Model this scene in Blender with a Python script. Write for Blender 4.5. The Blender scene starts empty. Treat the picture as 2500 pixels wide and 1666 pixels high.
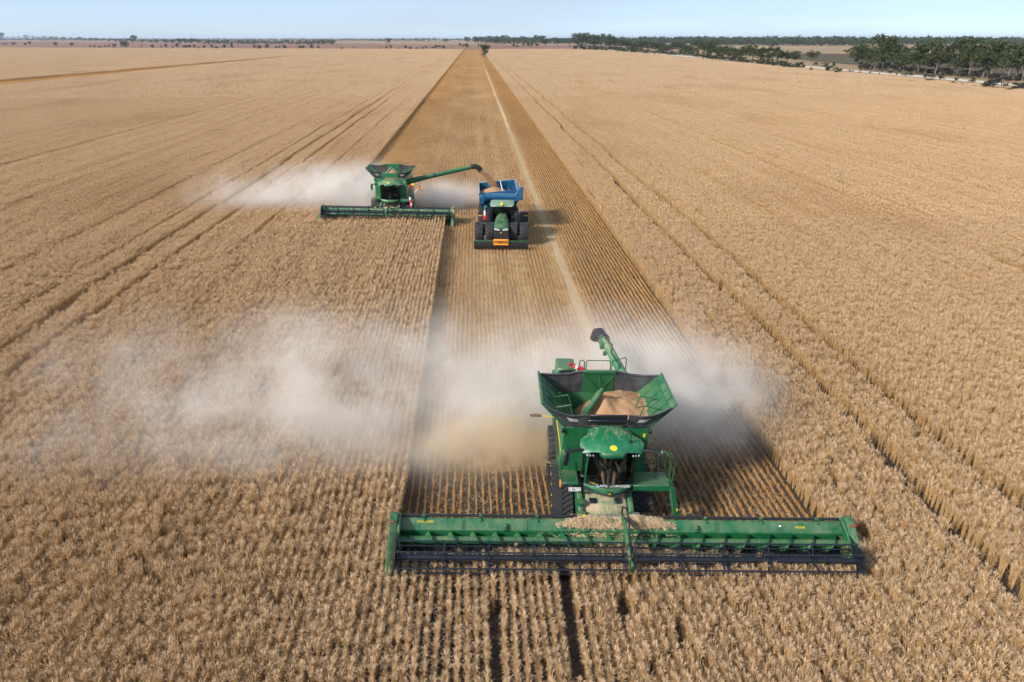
import bpy, bmesh, math, random
import numpy as np
from mathutils import Vector, Matrix
R = math.radians
scene = bpy.context.scene
# ------------------------------------------------------------------ camera
CAM_H = 16.4; CAM_F = 1667.0; PITCH = R(23.937); YAW = R(2.982)
cam_data = bpy.data.cameras.new('camera')
cam_data.sensor_width = 36.0; cam_data.lens = CAM_F * 36.0 / 2500.0
cam_data.clip_start = 0.5; cam_data.clip_end = 60000
cam = bpy.data.objects.new('camera', cam_data)
scene.collection.objects.link(cam)
cam.location = (0, 0, CAM_H)
cam.rotation_euler = (R(90) - PITCH, 0, -YAW)
scene.camera = cam
# ------------------------------------------------------------------ sky and sun
SUN_EL = R(33); SUN_AZ = R(241)        # compass bearing of the sun, clockwise from +Y
world = bpy.data.worlds.new('World'); scene.world = world; world.use_nodes = True
wn = world.node_tree; wn.nodes.clear()
w_out = wn.nodes.new('ShaderNodeOutputWorld'); w_bg = wn.nodes.new('ShaderNodeBackground')
sky = wn.nodes.new('ShaderNodeTexSky'); sky.sky_type = 'NISHITA'; sky.sun_disc = False
sky.sun_elevation = SUN_EL; sky.sun_rotation = SUN_AZ
sky.altitude = 0; sky.air_density = 0.5; sky.dust_density = 0.3; sky.ozone_density = 3.2
w_bg.inputs['Strength'].default_value = 0.09
# a thin veil of high cloud over the whole sky
w_tc = wn.nodes.new('ShaderNodeTexCoord'); w_sep = wn.nodes.new('ShaderNodeSeparateXYZ'); wn.links.new(w_tc.outputs['Generated'], w_sep.inputs[0])
def w_math(op, a, b):
    nd = wn.nodes.new('ShaderNodeMath'); nd.operation = op
    for i, v in enumerate((a, b)):
        if isinstance(v, bpy.types.NodeSocket): wn.links.new(v, nd.inputs[i])
        else: nd.inputs[i].default_value = v
    return nd.outputs[0]
w_den = w_math('ADD', w_math('ABSOLUTE', w_sep.outputs[2], 0), 0.10)
w_cmb = wn.nodes.new('ShaderNodeCombineXYZ'); wn.links.new(w_math('DIVIDE', w_sep.outputs[0], w_den), w_cmb.inputs[0]); wn.links.new(w_math('DIVIDE', w_sep.outputs[1], w_den), w_cmb.inputs[1])
w_ns = wn.nodes.new('ShaderNodeTexNoise'); w_ns.inputs['Scale'].default_value = 0.22; w_ns.inputs['Detail'].default_value = 6; wn.links.new(w_cmb.outputs[0], w_ns.inputs['Vector'])
w_mr = wn.nodes.new('ShaderNodeMapRange'); wn.links.new(w_ns.outputs[0], w_mr.inputs[0])
for i_, v_ in enumerate((0.30, 0.72, 0.45, 0.98)): w_mr.inputs[i_ + 1].default_value = v_
w_mix = wn.nodes.new('ShaderNodeMix'); w_mix.data_type = 'RGBA'; wn.links.new(w_mr.outputs[0], w_mix.inputs[0])
wn.links.new(sky.outputs[0], w_mix.inputs[6]); w_mix.inputs[7].default_value = (2.85, 3.4, 4.05, 1)
wn.links.new(w_mix.outputs[2], w_bg.inputs['Color']); wn.links.new(w_bg.outputs[0], w_out.inputs['Surface'])
sun_data = bpy.data.lights.new('sun', 'SUN'); sun_data.energy = 2.7; sun_data.angle = R(8)
sun_data.color = (1.0, 0.93, 0.84)
sun = bpy.data.objects.new('sun', sun_data); scene.collection.objects.link(sun)
sdir = Vector((math.sin(SUN_AZ) * math.cos(SUN_EL), math.cos(SUN_AZ) * math.cos(SUN_EL), math.sin(SUN_EL)))
sun.location = sdir * 60
sun.rotation_euler = sdir.to_track_quat('Z', 'Y').to_euler()
# ------------------------------------------------------------------ exposure and render settings
vs = scene.view_settings
scene.display_settings.display_device = 'sRGB'
vs.view_transform = 'Standard'; vs.look = 'None'; vs.gamma = 1.0; vs.use_curve_mapping = False; vs.exposure = 1.18
cy = scene.cycles
cy.max_bounces = 6; cy.diffuse_bounces = 2; cy.glossy_bounces = 2; cy.transmission_bounces = 4
cy.transparent_max_bounces = 12; cy.volume_bounces = 3
cy.volume_step_rate = 3.0; cy.volume_max_steps = 256
cy.use_adaptive_sampling = True; cy.adaptive_threshold = 0.03; cy.adaptive_min_samples = 24
cy.use_denoising = True
try: cy.denoiser = 'OPENIMAGEDENOISE'
except Exception: pass
cy.caustics_reflective = False; cy.caustics_refractive = False

C = scene.collection
# ------------------------------------------------------------------ pixel -> world (for reading positions off the photograph)
_cp, _sp, _c, _s = math.cos(PITCH), math.sin(PITCH), math.cos(YAW), math.sin(YAW)
FWD = Vector((_s * _cp, _c * _cp, -_sp)); RIGHT = Vector((_c, -_s, 0)); UP = RIGHT.cross(FWD)
def at(x, y, z=0.0):
    d = FWD * CAM_F + RIGHT * (x - 1250) - UP * (y - 833)
    return Vector((0, 0, CAM_H)) + d * ((z - CAM_H) / d.z)

# ------------------------------------------------------------------ helpers
def tag(o, label=None, cat=None, group=None, kind=None):
    if label: o['label'] = label
    if cat: o['category'] = cat
    if group: o['group'] = group
    if kind: o['kind'] = kind
    return o
def empty(name, loc=(0, 0, 0), rz=0, label=None, cat=None, group=None):
    o = bpy.data.objects.new(name, None); C.objects.link(o)
    o.location = loc; o.rotation_euler = (0, 0, rz); o.empty_display_size = 0.3
    return tag(o, label, cat, group)
def mesh_obj(name, me, parent=None):
    o = bpy.data.objects.new(name, me); C.objects.link(o)
    if parent is not None: o.parent = parent
    return o
def sheet(name, pts, z, mat):
    me = bpy.data.meshes.new(name)
    me.from_pydata([(p[0], p[1], z) for p in pts], [], [list(range(len(pts)))])
    me.materials.append(mat)
    return tag(mesh_obj(name, me), kind='structure')
class NT:
    """tiny helper round a material's node tree"""
    def __init__(s, name):
        s.m = bpy.data.materials.new(name); s.m.use_nodes = True
        s.t = s.m.node_tree; s.t.nodes.clear()
        s.out = s.n('OutputMaterial')
    def n(s, typ, **kw):
        nd = s.t.nodes.new('ShaderNode' + typ)
        for k, v in kw.items():
            if k.startswith('_'): setattr(nd, k[1:], v)
            else: s.put(nd, k, v)
        return nd
    def put(s, nd, k, v):
        k = k.replace('__', ' ')
        try: sock = nd.inputs[int(k[1:])] if k[0] == 'i' and k[1:].isdigit() else nd.inputs[k]
        except Exception: raise KeyError((nd.name, k, [i.name for i in nd.inputs]))
        if hasattr(v, 'is_output') or isinstance(v, bpy.types.NodeSocket): s.t.links.new(v, sock)
        else: sock.default_value = v
    def l(s, a, b): s.t.links.new(a, b)
    def math(s, op, a, b=0.0, c=0.0, clamp=False):
        nd = s.t.nodes.new('ShaderNodeMath'); nd.operation = op; nd.use_clamp = clamp
        for i, v in enumerate((a, b, c)):
            if isinstance(v, bpy.types.NodeSocket): s.l(v, nd.inputs[i])
            else: nd.inputs[i].default_value = v
        return nd.outputs[0]
    def noise(s, vec, scale, detail=3, rough=0.55, col=False):
        nd = s.n('TexNoise', Scale=scale, Detail=detail, Roughness=rough)
        s.l(vec, nd.inputs['Vector'])
        return nd.outputs['Color' if col else 'Fac']
    def mapr(s, v, a, b, c=0.0, d=1.0, smooth=False):
        nd = s.t.nodes.new('ShaderNodeMapRange'); nd.clamp = True
        if smooth: nd.interpolation_type = 'SMOOTHSTEP'
        s.l(v, nd.inputs[0])
        for i, x in enumerate((a, b, c, d)): nd.inputs[i + 1].default_value = x
        return nd.outputs[0]
    def mix(s, f, a, b):
        nd = s.t.nodes.new('ShaderNodeMix'); nd.data_type = 'RGBA'; nd.clamp_factor = True
        for sock, v in ((nd.inputs[0], f), (nd.inputs[6], a), (nd.inputs[7], b)):
            if isinstance(v, bpy.types.NodeSocket): s.l(v, sock)
            elif isinstance(v, (int, float)): sock.default_value = v
            else: sock.default_value = (*v[:3], 1)
        return nd.outputs[2]
    def pos(s): return s.n('NewGeometry').outputs['Position']
    def obj(s): return s.n('TexCoord').outputs['Object']
    def scale(s, v, sc, loc=(0, 0, 0)):
        nd = s.t.nodes.new('ShaderNodeMapping'); s.l(v, nd.inputs[0])
        nd.inputs[3].default_value = sc; nd.inputs[1].default_value = loc
        return nd.outputs[0]
    def sep(s, v):
        nd = s.t.nodes.new('ShaderNodeSeparateXYZ'); s.l(v, nd.inputs[0]); return nd.outputs
    def bsdf(s, col, rough=0.6, metal=0.0, spec=0.5, bump=None, bstr=0.3, bdist=0.02, **kw):
        b = s.n('BsdfPrincipled')
        for k, v in (('Base Color', col), ('Roughness', rough), ('Metallic', metal), ('Specular IOR Level', spec)):
            if isinstance(v, bpy.types.NodeSocket): s.l(v, b.inputs[k])
            elif isinstance(v, (int, float)): b.inputs[k].default_value = v
            else: b.inputs[k].default_value = (*v[:3], 1)
        for k, v in kw.items(): s.put(b, k, v)
        if bump is not None:
            bn = s.n('Bump', Strength=bstr, Distance=bdist); s.l(bump, bn.inputs['Height']); s.l(bn.outputs[0], b.inputs['Normal'])
        s.l(b.outputs[0], s.out.inputs[0])
        return b

# ------------------------------------------------------------------ crop layout
ROW = 0.28
CUT_L, CUT_M, CUT_R = -14.5, -2.95, 12.2     # left edge of far combine's cut, shared edge, right edge
NEAR_CUT_Y, FAR_CUT_Y = 17.55, 65.6           # cutter bars
TRAMS = (16.75, 19.9, 40.2, 43.2, -24.0, -26.6, -29.3, -64.0, -67.0, -105.0, -108.0, 64.5, 67.5, 103.0, 106.0)
THIN_TRAMS = (29.0, 35.5, 53.0, 57.4, 78.0, 85.3, 121.0, 124.0, 150.0, -19.5, -35.0, -41.2, -48.0, -51.2, -58.3, -79.0, -82.0, -91.5, -121.0, -124.0, -139.0, -155.0, -158.0, -214.0, -228.0, -260.0)
FIELD_R = 187.0
def far_edge(X):                              # far boundary of the field
    return np.where(X < 0, 1130 - X * 0.28, 1130 + X * 0.2)
# ------------------------------------------------------------------ ground materials
def far_ground_mat():
    t = NT('dry_pasture'); p = t.pos()
    a = t.noise(t.scale(p, (0.002, 0.0012, 0)), 1, 4); b = t.noise(t.scale(p, (0.02, 0.008, 0)), 1, 5)
    c = t.mix(t.mapr(a, .35, .65), (.34, .24, .14), (.20, .125, .085))
    c = t.mix(t.mapr(b, .4, .7, 0, .5), c, (.28, .22, .13))
    t.bsdf(c, .95, spec=.1); return t.m
def red_mat():
    t = NT('red_ploughed_soil'); p = t.pos()
    b = t.noise(t.scale(p, (0.05, 0.01, 0)), 1, 5); a = t.noise(t.scale(p, (0.004, 0.006, 0)), 1, 3)
    c = t.mix(t.mapr(b, .3, .7), (.20, .105, .070), (.27, .155, .10))
    c = t.mix(t.mapr(a, .4, .7, 0, .6), c, (.17, .10, .085))
    t.bsdf(c, .95, spec=.1); return t.m
def dark_paddock_mat():
    t = NT('dark_fallow_soil'); p = t.pos()
    b = t.noise(t.scale(p, (0.03, 0.08, 0)), 1, 5); a = t.noise(t.scale(p, (0.012, 0.006, 0)), 1, 3)
    c = t.mix(t.mapr(b, .3, .7), (.085, .05, .042), (.12, .075, .055))
    c = t.mix(t.mapr(a, .45, .6), c, (.075, .08, .04))
    t.bsdf(c, .95, spec=.1); return t.m
def road_mat():
    t = NT('pale_gravel'); p = t.pos()
    b = t.noise(p, .6, 5); c = t.mix(t.mapr(b, .3, .7), (.50, .44, .37), (.62, .56, .49))
    t.bsdf(c, .95, spec=.1); return t.m
def verge_mat():
    t = NT('verge_grass'); p = t.pos()
    b = t.noise(p, .35, 5); c = t.mix(t.mapr(b, .35, .65), (.22, .15, .085), (.34, .26, .16))
    t.bsdf(c, .95, spec=.1); return t.m
def soil_mat():
    t = NT('field_soil'); p = t.pos(); xyz = t.sep(p); X, Y = xyz[0], xyz[1]
    clod = t.noise(p, 9, 5, .65); fine = t.noise(p, 40, 4, .7)
    soil = t.mix(t.mapr(clod, .3, .7), (.040, .033, .030), (.085, .068, .058))
    st = t.noise(t.scale(p, (60, 14, 1)), 1, 3, .6); st2 = t.noise(t.scale(p, (15, 55, 1)), 1, 3, .6)
    straw = t.mix(fine, (.46, .33, .19), (.66, .51, .33))
    lit = t.math('MAXIMUM', st, st2)
    # straw cover: chaff bands left behind each pass of the harvesters
    wob = t.math('MULTIPLY_ADD', t.noise(t.scale(p, (0, .03, 0)), 1, 2), .9, -.45)
    edge = t.math('MULTIPLY_ADD', t.noise(t.scale(p, (1.6, .5, 0)), 1, 4), 1.0, -.5)
    Xw = t.math('ADD', t.math('ADD', X, wob), edge)
    def band(c, w, s=.5):
        d = t.math('ABSOLUTE', t.math('SUBTRACT', Xw, c))
        return t.mapr(d, w, w + s, 1, 0)
    near = t.mapr(Y, 24, 34)
    b1 = band(6.55, .38, .35); b2 = band(3.2, .35, .3); b3 = band(.8, .35, .3); b4 = band(-8.6, 2.2, 2.5); b5 = band(-5.6, .3, .3)
    bb = t.math('MAXIMUM', t.math('MAXIMUM', b1, t.math('MULTIPLY', b2, .4)), t.math('MAXIMUM', t.math('MULTIPLY', b3, .4), t.math('MULTIPLY', b5, .5)))
    bb = t.math('MULTIPLY', t.math('MULTIPLY', bb, t.mapr(t.noise(t.scale(p, (1.2, .12, 0)), 1, 4, .65), .36, .6, .2, 1)), near)
    big = t.noise(t.scale(p, (.12, .035, 0)), 1, 4)
    mid = t.math('MULTIPLY', t.mapr(X, 9.0, 7.2, .16, .40), t.math('MULTIPLY', near, t.mapr(big, .25, .75, .6, 1.25)))
    cover = t.math('MAXIMUM', t.math('MULTIPLY', b4, .22), t.math('MAXIMUM', mid, .13))
    thr = t.math('MULTIPLY_ADD', cover, -.50, .72)
    f = t.mapr(t.math('SUBTRACT', lit, thr), -.03, .05)
    brown = t.mix(clod, (.13, .082, .05), (.20, .13, .08))
    soil = t.mix(t.math('MULTIPLY', near, t.mapr(X, 9.0, 7.0, .35, .85)), soil, brown)
    c = t.mix(f, soil, straw)
    c = t.mix(t.math('MULTIPLY', bb, t.mapr(lit, .36, .52, .25, .75)), c, (.60, .46, .30))
    t.bsdf(c, .95, spec=.1, bump=t.math('ADD', clod, t.math('MULTIPLY', lit, .5)), bstr=.8, bdist=.05); return t.m
def wheat_mats():
    out = []
    for name, c1, c2, tr in (('ripe_wheat_head', (.55, .378, .222), (.82, .615, .41), .25), ('wheat_straw', (.47, .285, .12), (.66, .46, .235), .2)):
        t = NT(name); p = t.pos()
        a = t.noise(t.scale(p, (4.0, 3.2, 2.0)), 1, 2); b = t.noise(t.scale(p, (.06, .022, 0)), 1, 4)
        c3 = t.noise(p, 31, 1)
        c = t.mix(t.mapr(t.math('ADD', t.math('MULTIPLY', a, .45), t.math('MULTIPLY', c3, .55)), .35, .65), c1, c2)
        dark = tuple(v * k for v, k in zip(c1, (.84, .76, .66)))
        c = t.mix(t.mapr(b, .5, .72, 0, .42), c, dark)
        d = t.n('BsdfDiffuse'); t.l(c, d.inputs[0]); s = t.n('BsdfTranslucent'); t.l(c, s.inputs[0])
        m = t.n('MixShader'); m.inputs[0].default_value = tr
        t.l(d.outputs[0], m.inputs[1]); t.l(s.outputs[0], m.inputs[2]); t.l(m.outputs[0], t.out.inputs[0])
        out.append(t.m)
    return out
def stubble_mat():
    t = NT('golden_stubble'); p = t.pos()
    a = t.noise(t.scale(p, (3, 1.2, 3)), 1, 3); b = t.noise(t.scale(p, (.05, .02, 0)), 1, 3)
    c = t.mix(t.mapr(a, .3, .7), (.46, .242, .072), (.70, .44, .185))
    c = t.mix(t.mapr(b, .5, .7, 0, .5), c, (.40, .22, .07))
    d = t.n('BsdfDiffuse'); t.l(c, d.inputs[0]); s = t.n('BsdfTranslucent'); t.l(c, s.inputs[0])
    m = t.n('MixShader'); m.inputs[0].default_value = .2
    t.l(d.outputs[0], m.inputs[1]); t.l(s.outputs[0], m.inputs[2]); t.l(m.outputs[0], t.out.inputs[0])
    return t.m
def litter_mat():
    t = NT('loose_straw'); p = t.pos()
    c = t.mix(t.noise(p, 25, 2), (.46, .33, .19), (.74, .58, .38)); t.bsdf(c, .8, spec=.2); return t.m
M_HEAD, M_STRAW = wheat_mats(); M_STUB = stubble_mat(); M_LIT = litter_mat()

# ------------------------------------------------------------------ the ground and the land beyond the field
sheet('ground', [(-16000, -300), (16000, -300), (16000, 16000), (-16000, 16000)], -0.10, far_ground_mat())
fe = lambda x: float(far_edge(np.array(float(x))))
fx = [FIELD_R, 120, 60, 0, -300, -700, -1300]
sheet('field_soil', [(-1300, -60), (FIELD_R + 2, -60)] + [(x + (2 if x == FIELD_R else 0), fe(x) + 2) for x in fx], 0.0, soil_mat())
sheet('red_paddock', [(x, fe(x) + 6) for x in (-2600, -1300, -600, 0, 120, 420)] + [(420, 1750), (0, 1950), (-900, 2900), (-2600, 4200)], -0.05, red_mat())
sheet('dark_paddock', [(236, 330), (330, 300), (1500, 330), (1500, 700), (700, 860), (290, 800)], -0.05, dark_paddock_mat())
sheet('stubble_paddock', [(290, 840), (1500, 760), (2500, 1300), (330, 1250)], -0.06, verge_mat())
sheet('road_verge', [(FIELD_R + 3, -60), (236, -60), (236, 1400), (FIELD_R + 3, 1180)], -0.045, verge_mat())
sheet('gravel_road', [(203, -60), (212, -60), (212, 1350), (203, 1350)], -0.035, road_mat())

# ------------------------------------------------------------------ crops: every plant is real geometry, scattered as rows
def make_mesh(name, V, F, mi, mats):
    me = bpy.data.meshes.new(name)
    V = np.asarray(V, np.float32); F = np.asarray(F, np.int32)
    me.vertices.add(len(V)); me.vertices.foreach_set('co', V.ravel())
    me.loops.add(F.size); me.loops.foreach_set('vertex_index', F.ravel())
    me.polygons.add(len(F)); me.polygons.foreach_set('loop_start', np.arange(len(F), dtype=np.int32) * F.shape[1])
    me.polygons.foreach_set('material_index', np.asarray(mi, np.int32))
    for m in mats: me.materials.append(m)
    me.update(calc_edges=True); return me
def ribbons(P, W, D):
    """P (n,k,3) spines, W (n,k) half widths, D (n,3) width direction -> verts, quads"""
    n, k, _ = P.shape
    A = P - D[:, None, :] * W[..., None]; B = P + D[:, None, :] * W[..., None]
    V = np.stack([A, B], 2).reshape(-1, 3)
    base = (np.arange(n) * k * 2)[:, None]; j = np.arange(k - 1)[None] * 2
    F = np.stack([base + j, base + j + 1, base + j + 3, base + j + 2], -1).reshape(-1, 4)
    return V, F
class Parts:
    def __init__(s): s.V = []; s.F = []; s.M = []; s.n = 0
    def add(s, V, F, m): s.V.append(V); s.F.append(F + s.n); s.M.append(np.full(len(F), m)); s.n += len(V)
    def mesh(s, name, mats): return make_mesh(name, np.concatenate(s.V), np.concatenate(s.F), np.concatenate(s.M), mats)
def unit(v): return v / (np.linalg.norm(v, axis=-1, keepdims=True) + 1e-9)
def wheat_rows(name, seed, L, per_m, rows=1, lod=0):
    rg = np.random.default_rng(seed); P = Parts()
    step = (.25, .24, .40)[lod]; nt = max(1, int(L / step))           # plants stand in tufts along the row
    ty = ((np.arange(nt) + .5) / nt - .5)[None, :] * L + rg.normal(0, .045, (rows, nt)); tx = rg.normal(0, .010, (rows, nt))
    th = rg.normal(.665, .07, (rows, nt)); ts = rg.uniform(.7, 1.3, (rows, nt))
    n = int(L * per_m * rows); r = rg.integers(0, rows, n); j = rg.integers(0, nt, n)
    u = rg.uniform(0, 1, n); az = rg.uniform(0, 2 * np.pi, n)
    if lod == 2: u = np.sqrt(u)
    lean = .120 * np.sqrt(u) * ts[r, j]
    x = (r - (rows - 1) / 2) * ROW + tx[r, j] + rg.normal(0, .012, n); y = ty[r, j] + rg.normal(0, .03, n)
    h = th[r, j] - .02 + .15 * (1 - u) * ts[r, j] + rg.normal(0, .022, n)
    lv = np.stack([np.cos(az) * .8, np.sin(az) * 1.05, np.zeros(n)], 1)
    base = np.stack([x, y, np.zeros(n)], 1); up = np.array([0, 0, 1.])
    top = base + lv * lean[:, None] + up * h[:, None]
    az2 = az + rg.normal(0, .45, n); dv = np.stack([np.cos(az2), np.sin(az2), np.zeros(n)], 1)
    side = np.stack([-np.sin(az2), np.cos(az2), np.zeros(n)], 1)
    tw = rg.uniform(-1, 1, n)[:, None]; side = unit(side + up * tw * .8)
    k = (1, 1.7, 4.5)[lod]
    # stalk
    ra = rg.uniform(0, 2 * np.pi, n); sd = np.stack([np.cos(ra), np.sin(ra), np.zeros(n)], 1)
    V, F = ribbons(np.stack([base, base + lv * (lean * .35)[:, None] + up * (h * .6)[:, None], top], 1) if lod == 0 else np.stack([base, top], 1),
                   np.full((n, 3 if lod == 0 else 2), .0038 * k), sd); P.add(V, F, 1)
    # head, nodding over
    hl = rg.uniform(.075, .11, n) * (1, 1.15, 2.0)[lod]; nod = .30 + 1.0 * u + rg.normal(0, .15, n)
    p0 = top; p1 = p0 + (up * np.cos(nod * .4)[:, None] + dv * np.sin(nod * .4)[:, None]) * (hl * .4)[:, None]
    p2 = p1 + (up * np.cos(nod)[:, None] + dv * np.sin(nod)[:, None]) * (hl * .35)[:, None]
    p3 = p2 + (up * np.cos(nod * 1.7)[:, None] + dv * np.sin(nod * 1.7)[:, None]) * (hl * .35)[:, None]
    w = .0072 * k
    if lod == 0:
        V, F = ribbons(np.stack([p0, p1, p2, p3], 1), np.tile([w * .6, w, w * .9, w * .3], (n, 1)), side); P.add(V, F, 0)
        for q in range(2):                                              # awns
            sp = side * rg.uniform(-.6, .6, n)[:, None]
            a1 = nod * 1.35; tip = p2 + (up * np.cos(a1)[:, None] + dv * np.sin(a1)[:, None] + sp) * (hl * rg.uniform(.8, 1.25, n))[:, None]
            V, F = ribbons(np.stack([p1, (p2 + tip) / 2 + up * .008, tip - up * .015], 1), np.tile([.004, .0028, .001], (n, 1)), sd); P.add(V, F, 0)
        lf = rg.uniform(.2, .75, n) * h; lp = base + up * lf[:, None] + lv * (lean * lf / h)[:, None]   # dry leaves
        l1 = lp + sd * .07 + up * .05; l2 = l1 + sd * .08 - up * rg.uniform(.02, .12, n)[:, None]
        V, F = ribbons(np.stack([lp, l1, l2], 1), np.tile([.003, .005, .001], (n, 1)), dv); P.add(V, F, 1)
    else:
        V, F = ribbons(np.stack([p0, p1, p3], 1), np.tile([w * .7, w * 1.15, w * .5], (n, 1)), side); P.add(V, F, 0)
    return P.mesh(name, [M_HEAD, M_STRAW])
def stubble_rows(name, seed, L, per_m, rows=1, lod=0):
    rg = np.random.default_rng(seed); P = Parts(); n = int(L * per_m * rows)
    y = rg.uniform(-L / 2, L / 2, n); r = rg.integers(0, rows, n)
    x = (r - (rows - 1) / 2) * ROW + rg.normal(0, .017, n)
    h = rg.uniform(.11, .21, n); az = rg.uniform(0, 2 * np.pi, n)
    lv = np.stack([np.cos(az), np.sin(az), np.zeros(n)], 1) * rg.uniform(.005, .05, n)[:, None]
    base = np.stack([x, y, np.full(n, -.01)], 1); top = base + lv + np.stack([0 * h, 0 * h, h], 1)
    ra = rg.uniform(0, 2 * np.pi, n); sd = np.stack([np.cos(ra), np.sin(ra), np.zeros(n)], 1)
    V, F = ribbons(np.stack([base, top], 1), np.full((n, 2), (.0048, .012, .034)[lod]), sd); P.add(V, F, 0)
    return P.mesh(name, [M_STUB])
def litter_patch(name, seed, n=260):
    rg = np.random.default_rng(seed); P = Parts()
    c = np.stack([rg.uniform(-.5, .5, n), rg.uniform(-.5, .5, n), rg.uniform(.004, .05, n)], 1)
    a = rg.uniform(0, np.pi, n); d = np.stack([np.cos(a), np.sin(a), rg.normal(0, .2, n)], 1) * rg.uniform(.04, .16, n)[:, None]
    sd = np.stack([-np.sin(a), np.cos(a), rg.normal(0, .3, n)], 1)
    V, F = ribbons(np.stack([c - d, c + d], 1), np.full((n, 2), .0042), sd); P.add(V, F, 0)
    return P.mesh(name, [M_LIT])
def protos(name, meshes):
    col = bpy.data.collections.new(name)
    for i, me in enumerate(meshes):
        col.objects.link(bpy.data.objects.new('%s_%02d' % (name, i), me))
    return col
def scatter(name, pos, rot, scl, idx, col, label=None, cat=None):
    me = bpy.data.meshes.new(name); n = len(pos)
    me.vertices.add(n); me.vertices.foreach_set('co', np.asarray(pos, np.float32).ravel())
    for nm, typ, arr, key in (('rot', 'FLOAT_VECTOR', rot, 'vector'), ('scl', 'FLOAT_VECTOR', scl, 'vector'), ('idx', 'INT', idx, 'value')):
        at_ = me.attributes.new(nm, typ, 'POINT')
        at_.data.foreach_set(key, np.asarray(arr, np.int32 if typ == 'INT' else np.float32).ravel())
    o = mesh_obj(name, me)
    ng = bpy.data.node_groups.new(name, 'GeometryNodeTree')
    ng.interface.new_socket('Geometry', in_out='INPUT', socket_type='NodeSocketGeometry')
    ng.interface.new_socket('Geometry', in_out='OUTPUT', socket_type='NodeSocketGeometry')
    gi = ng.nodes.new('NodeGroupInput'); go = ng.nodes.new('NodeGroupOutput')
    iop = ng.nodes.new('GeometryNodeInstanceOnPoints'); ci = ng.nodes.new('GeometryNodeCollectionInfo')
    ci.inputs['Collection'].default_value = col; ci.inputs['Separate Children'].default_value = True; ci.inputs['Reset Children'].default_value = True
    def attr(nm, typ):
        a = ng.nodes.new('GeometryNodeInputNamedAttribute'); a.data_type = typ; a.inputs['Name'].default_value = nm
        return [s for s in a.outputs if s.enabled and s.name == 'Attribute'][0]
    iop.inputs['Pick Instance'].default_value = True
    ng.links.new(gi.outputs[0], iop.inputs['Points']); ng.links.new(ci.outputs[0], iop.inputs['Instance'])
    ng.links.new(attr('idx', 'INT'), iop.inputs['Instance Index'])
    ng.links.new(attr('rot', 'FLOAT_VECTOR'), iop.inputs['Rotation']); ng.links.new(attr('scl', 'FLOAT_VECTOR'), iop.inputs['Scale'])
    ng.links.new(iop.outputs[0], go.inputs[0])
    md = o.modifiers.new('scatter', 'NODES'); md.node_group = ng
    return tag(o, label, cat, kind='stuff')

rg = np.random.default_rng(7)
def state(X, Y):
    """1 standing wheat, 2 stubble, 0 bare wheel track"""
    s = np.ones(np.broadcast(X, Y).shape, int); X = X + 0 * Y; Y = Y + 0 * X
    s[(X > CUT_M) & (X < CUT_R) & (Y > NEAR_CUT_Y - .038 * (X - 4.05))] = 2
    s[(X > CUT_L) & (X <= CUT_M) & (Y > FAR_CUT_Y)] = 2
    s[(s == 2) & ((np.abs(X - 6.55) < .20) | (np.abs(X - 3.2) < .0)) & (Y > 26) & (Y < 420)] = 4            # flattened under the chaff
    s[(X > -193) & (X < -172) & (Y < 330 + (X + 193) * 25)] = 2
    for t in TRAMS:
        s[(np.abs(X - t - .12 * np.sin(Y * .11 + t)) < .29) & (s == 1)] = 0
    for t in THIN_TRAMS:
        s[(np.abs(X - t - .25 * np.sin(Y * .013 + t)) < .15) & (s == 1) & (Y > 40) & (np.sin(Y * .021 + t * 2) > -.2)] = 0
    s[(X > FIELD_R) | (Y > far_edge(X))] = 3
    return s
def in_view(X, Y, pad):
    D = X * math.sin(YAW) + Y * math.cos(YAW); S = X * math.cos(YAW) - Y * math.sin(YAW)
    dep = D * math.cos(PITCH) + (CAM_H - .5) * math.sin(PITCH)
    return (Y > 8) & (np.abs(S) < dep * .79 + pad)
# rows missed or thin where the seeder ran
thin_rows = {}
for gx, gp in ((.28, .93), (2.52, .90), (-1.2, .05), (4.2, .06), (5.6, .08)):
    thin_rows[round(gx / ROW)] = gp
W = {}; S = {}
def place(kind, X, Y, Lseg, rows, lod, jig):
    d = W if kind == 1 else S
    d.setdefault((lod, rows), []).append((X, Y, jig))
B01, B12 = 62.0, 210.0
kmin, kmax = -5000, 700
def sweep(y0, y1, L, lod, blk):
    for Yc in np.arange(y0 + L / 2, y1, L):
        half = Yc * 1.0 + 30
        k0 = max(int(-half / ROW), kmin); k1 = min(int(half / ROW), int(FIELD_R / ROW) + 1)
        if blk == 1:
            k = np.arange(k0, k1); X = k * ROW; Y = np.full(len(k), Yc)
            v = in_view(X, Y, 4 + L); X, Y, k = X[v], Y[v], k[v]; s = state(X, Y)
            for kind in (1, 2):
                m = s == kind
                if kind == 1 and lod < 2:
                    u = rg.uniform(0, 1, len(k)); m &= u > (.004 if lod == 0 else .004)
                    if lod == 0 and Yc < 40:
                        th = np.array([thin_rows.get(int(q), 0) for q in k]); m &= ~((th > 0) & (Yc < 18.5) & (.5 + .5 * np.sin(Yc * 1.9 + k * 1.7) < th))
                if m.any(): place(kind, X[m], Y[m], L, 1, lod, 1)
        else:
            b = np.arange(k0 // blk, k1 // blk + 1); Xc = (b * blk + (blk - 1) / 2) * ROW; Y = np.full(len(b), Yc)
            v = in_view(Xc, Y, 10 + L); b, Xc, Y = b[v], Xc[v], Y[v]
            ks = b[:, None] * blk + np.arange(blk)[None]; Xr = ks * ROW
            s = state(Xr, Y[:, None] + 0 * Xr)
            for kind in (1, 2):
                full = (s == kind).all(1)
                if full.any(): place(kind, Xc[full], Y[full], L, blk, lod, 1)
                rest = (s == kind) & ~full[:, None]
                if rest.any(): place(kind, Xr[rest], (Y[:, None] + 0 * Xr)[rest], L, 1, lod, 1)
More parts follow.
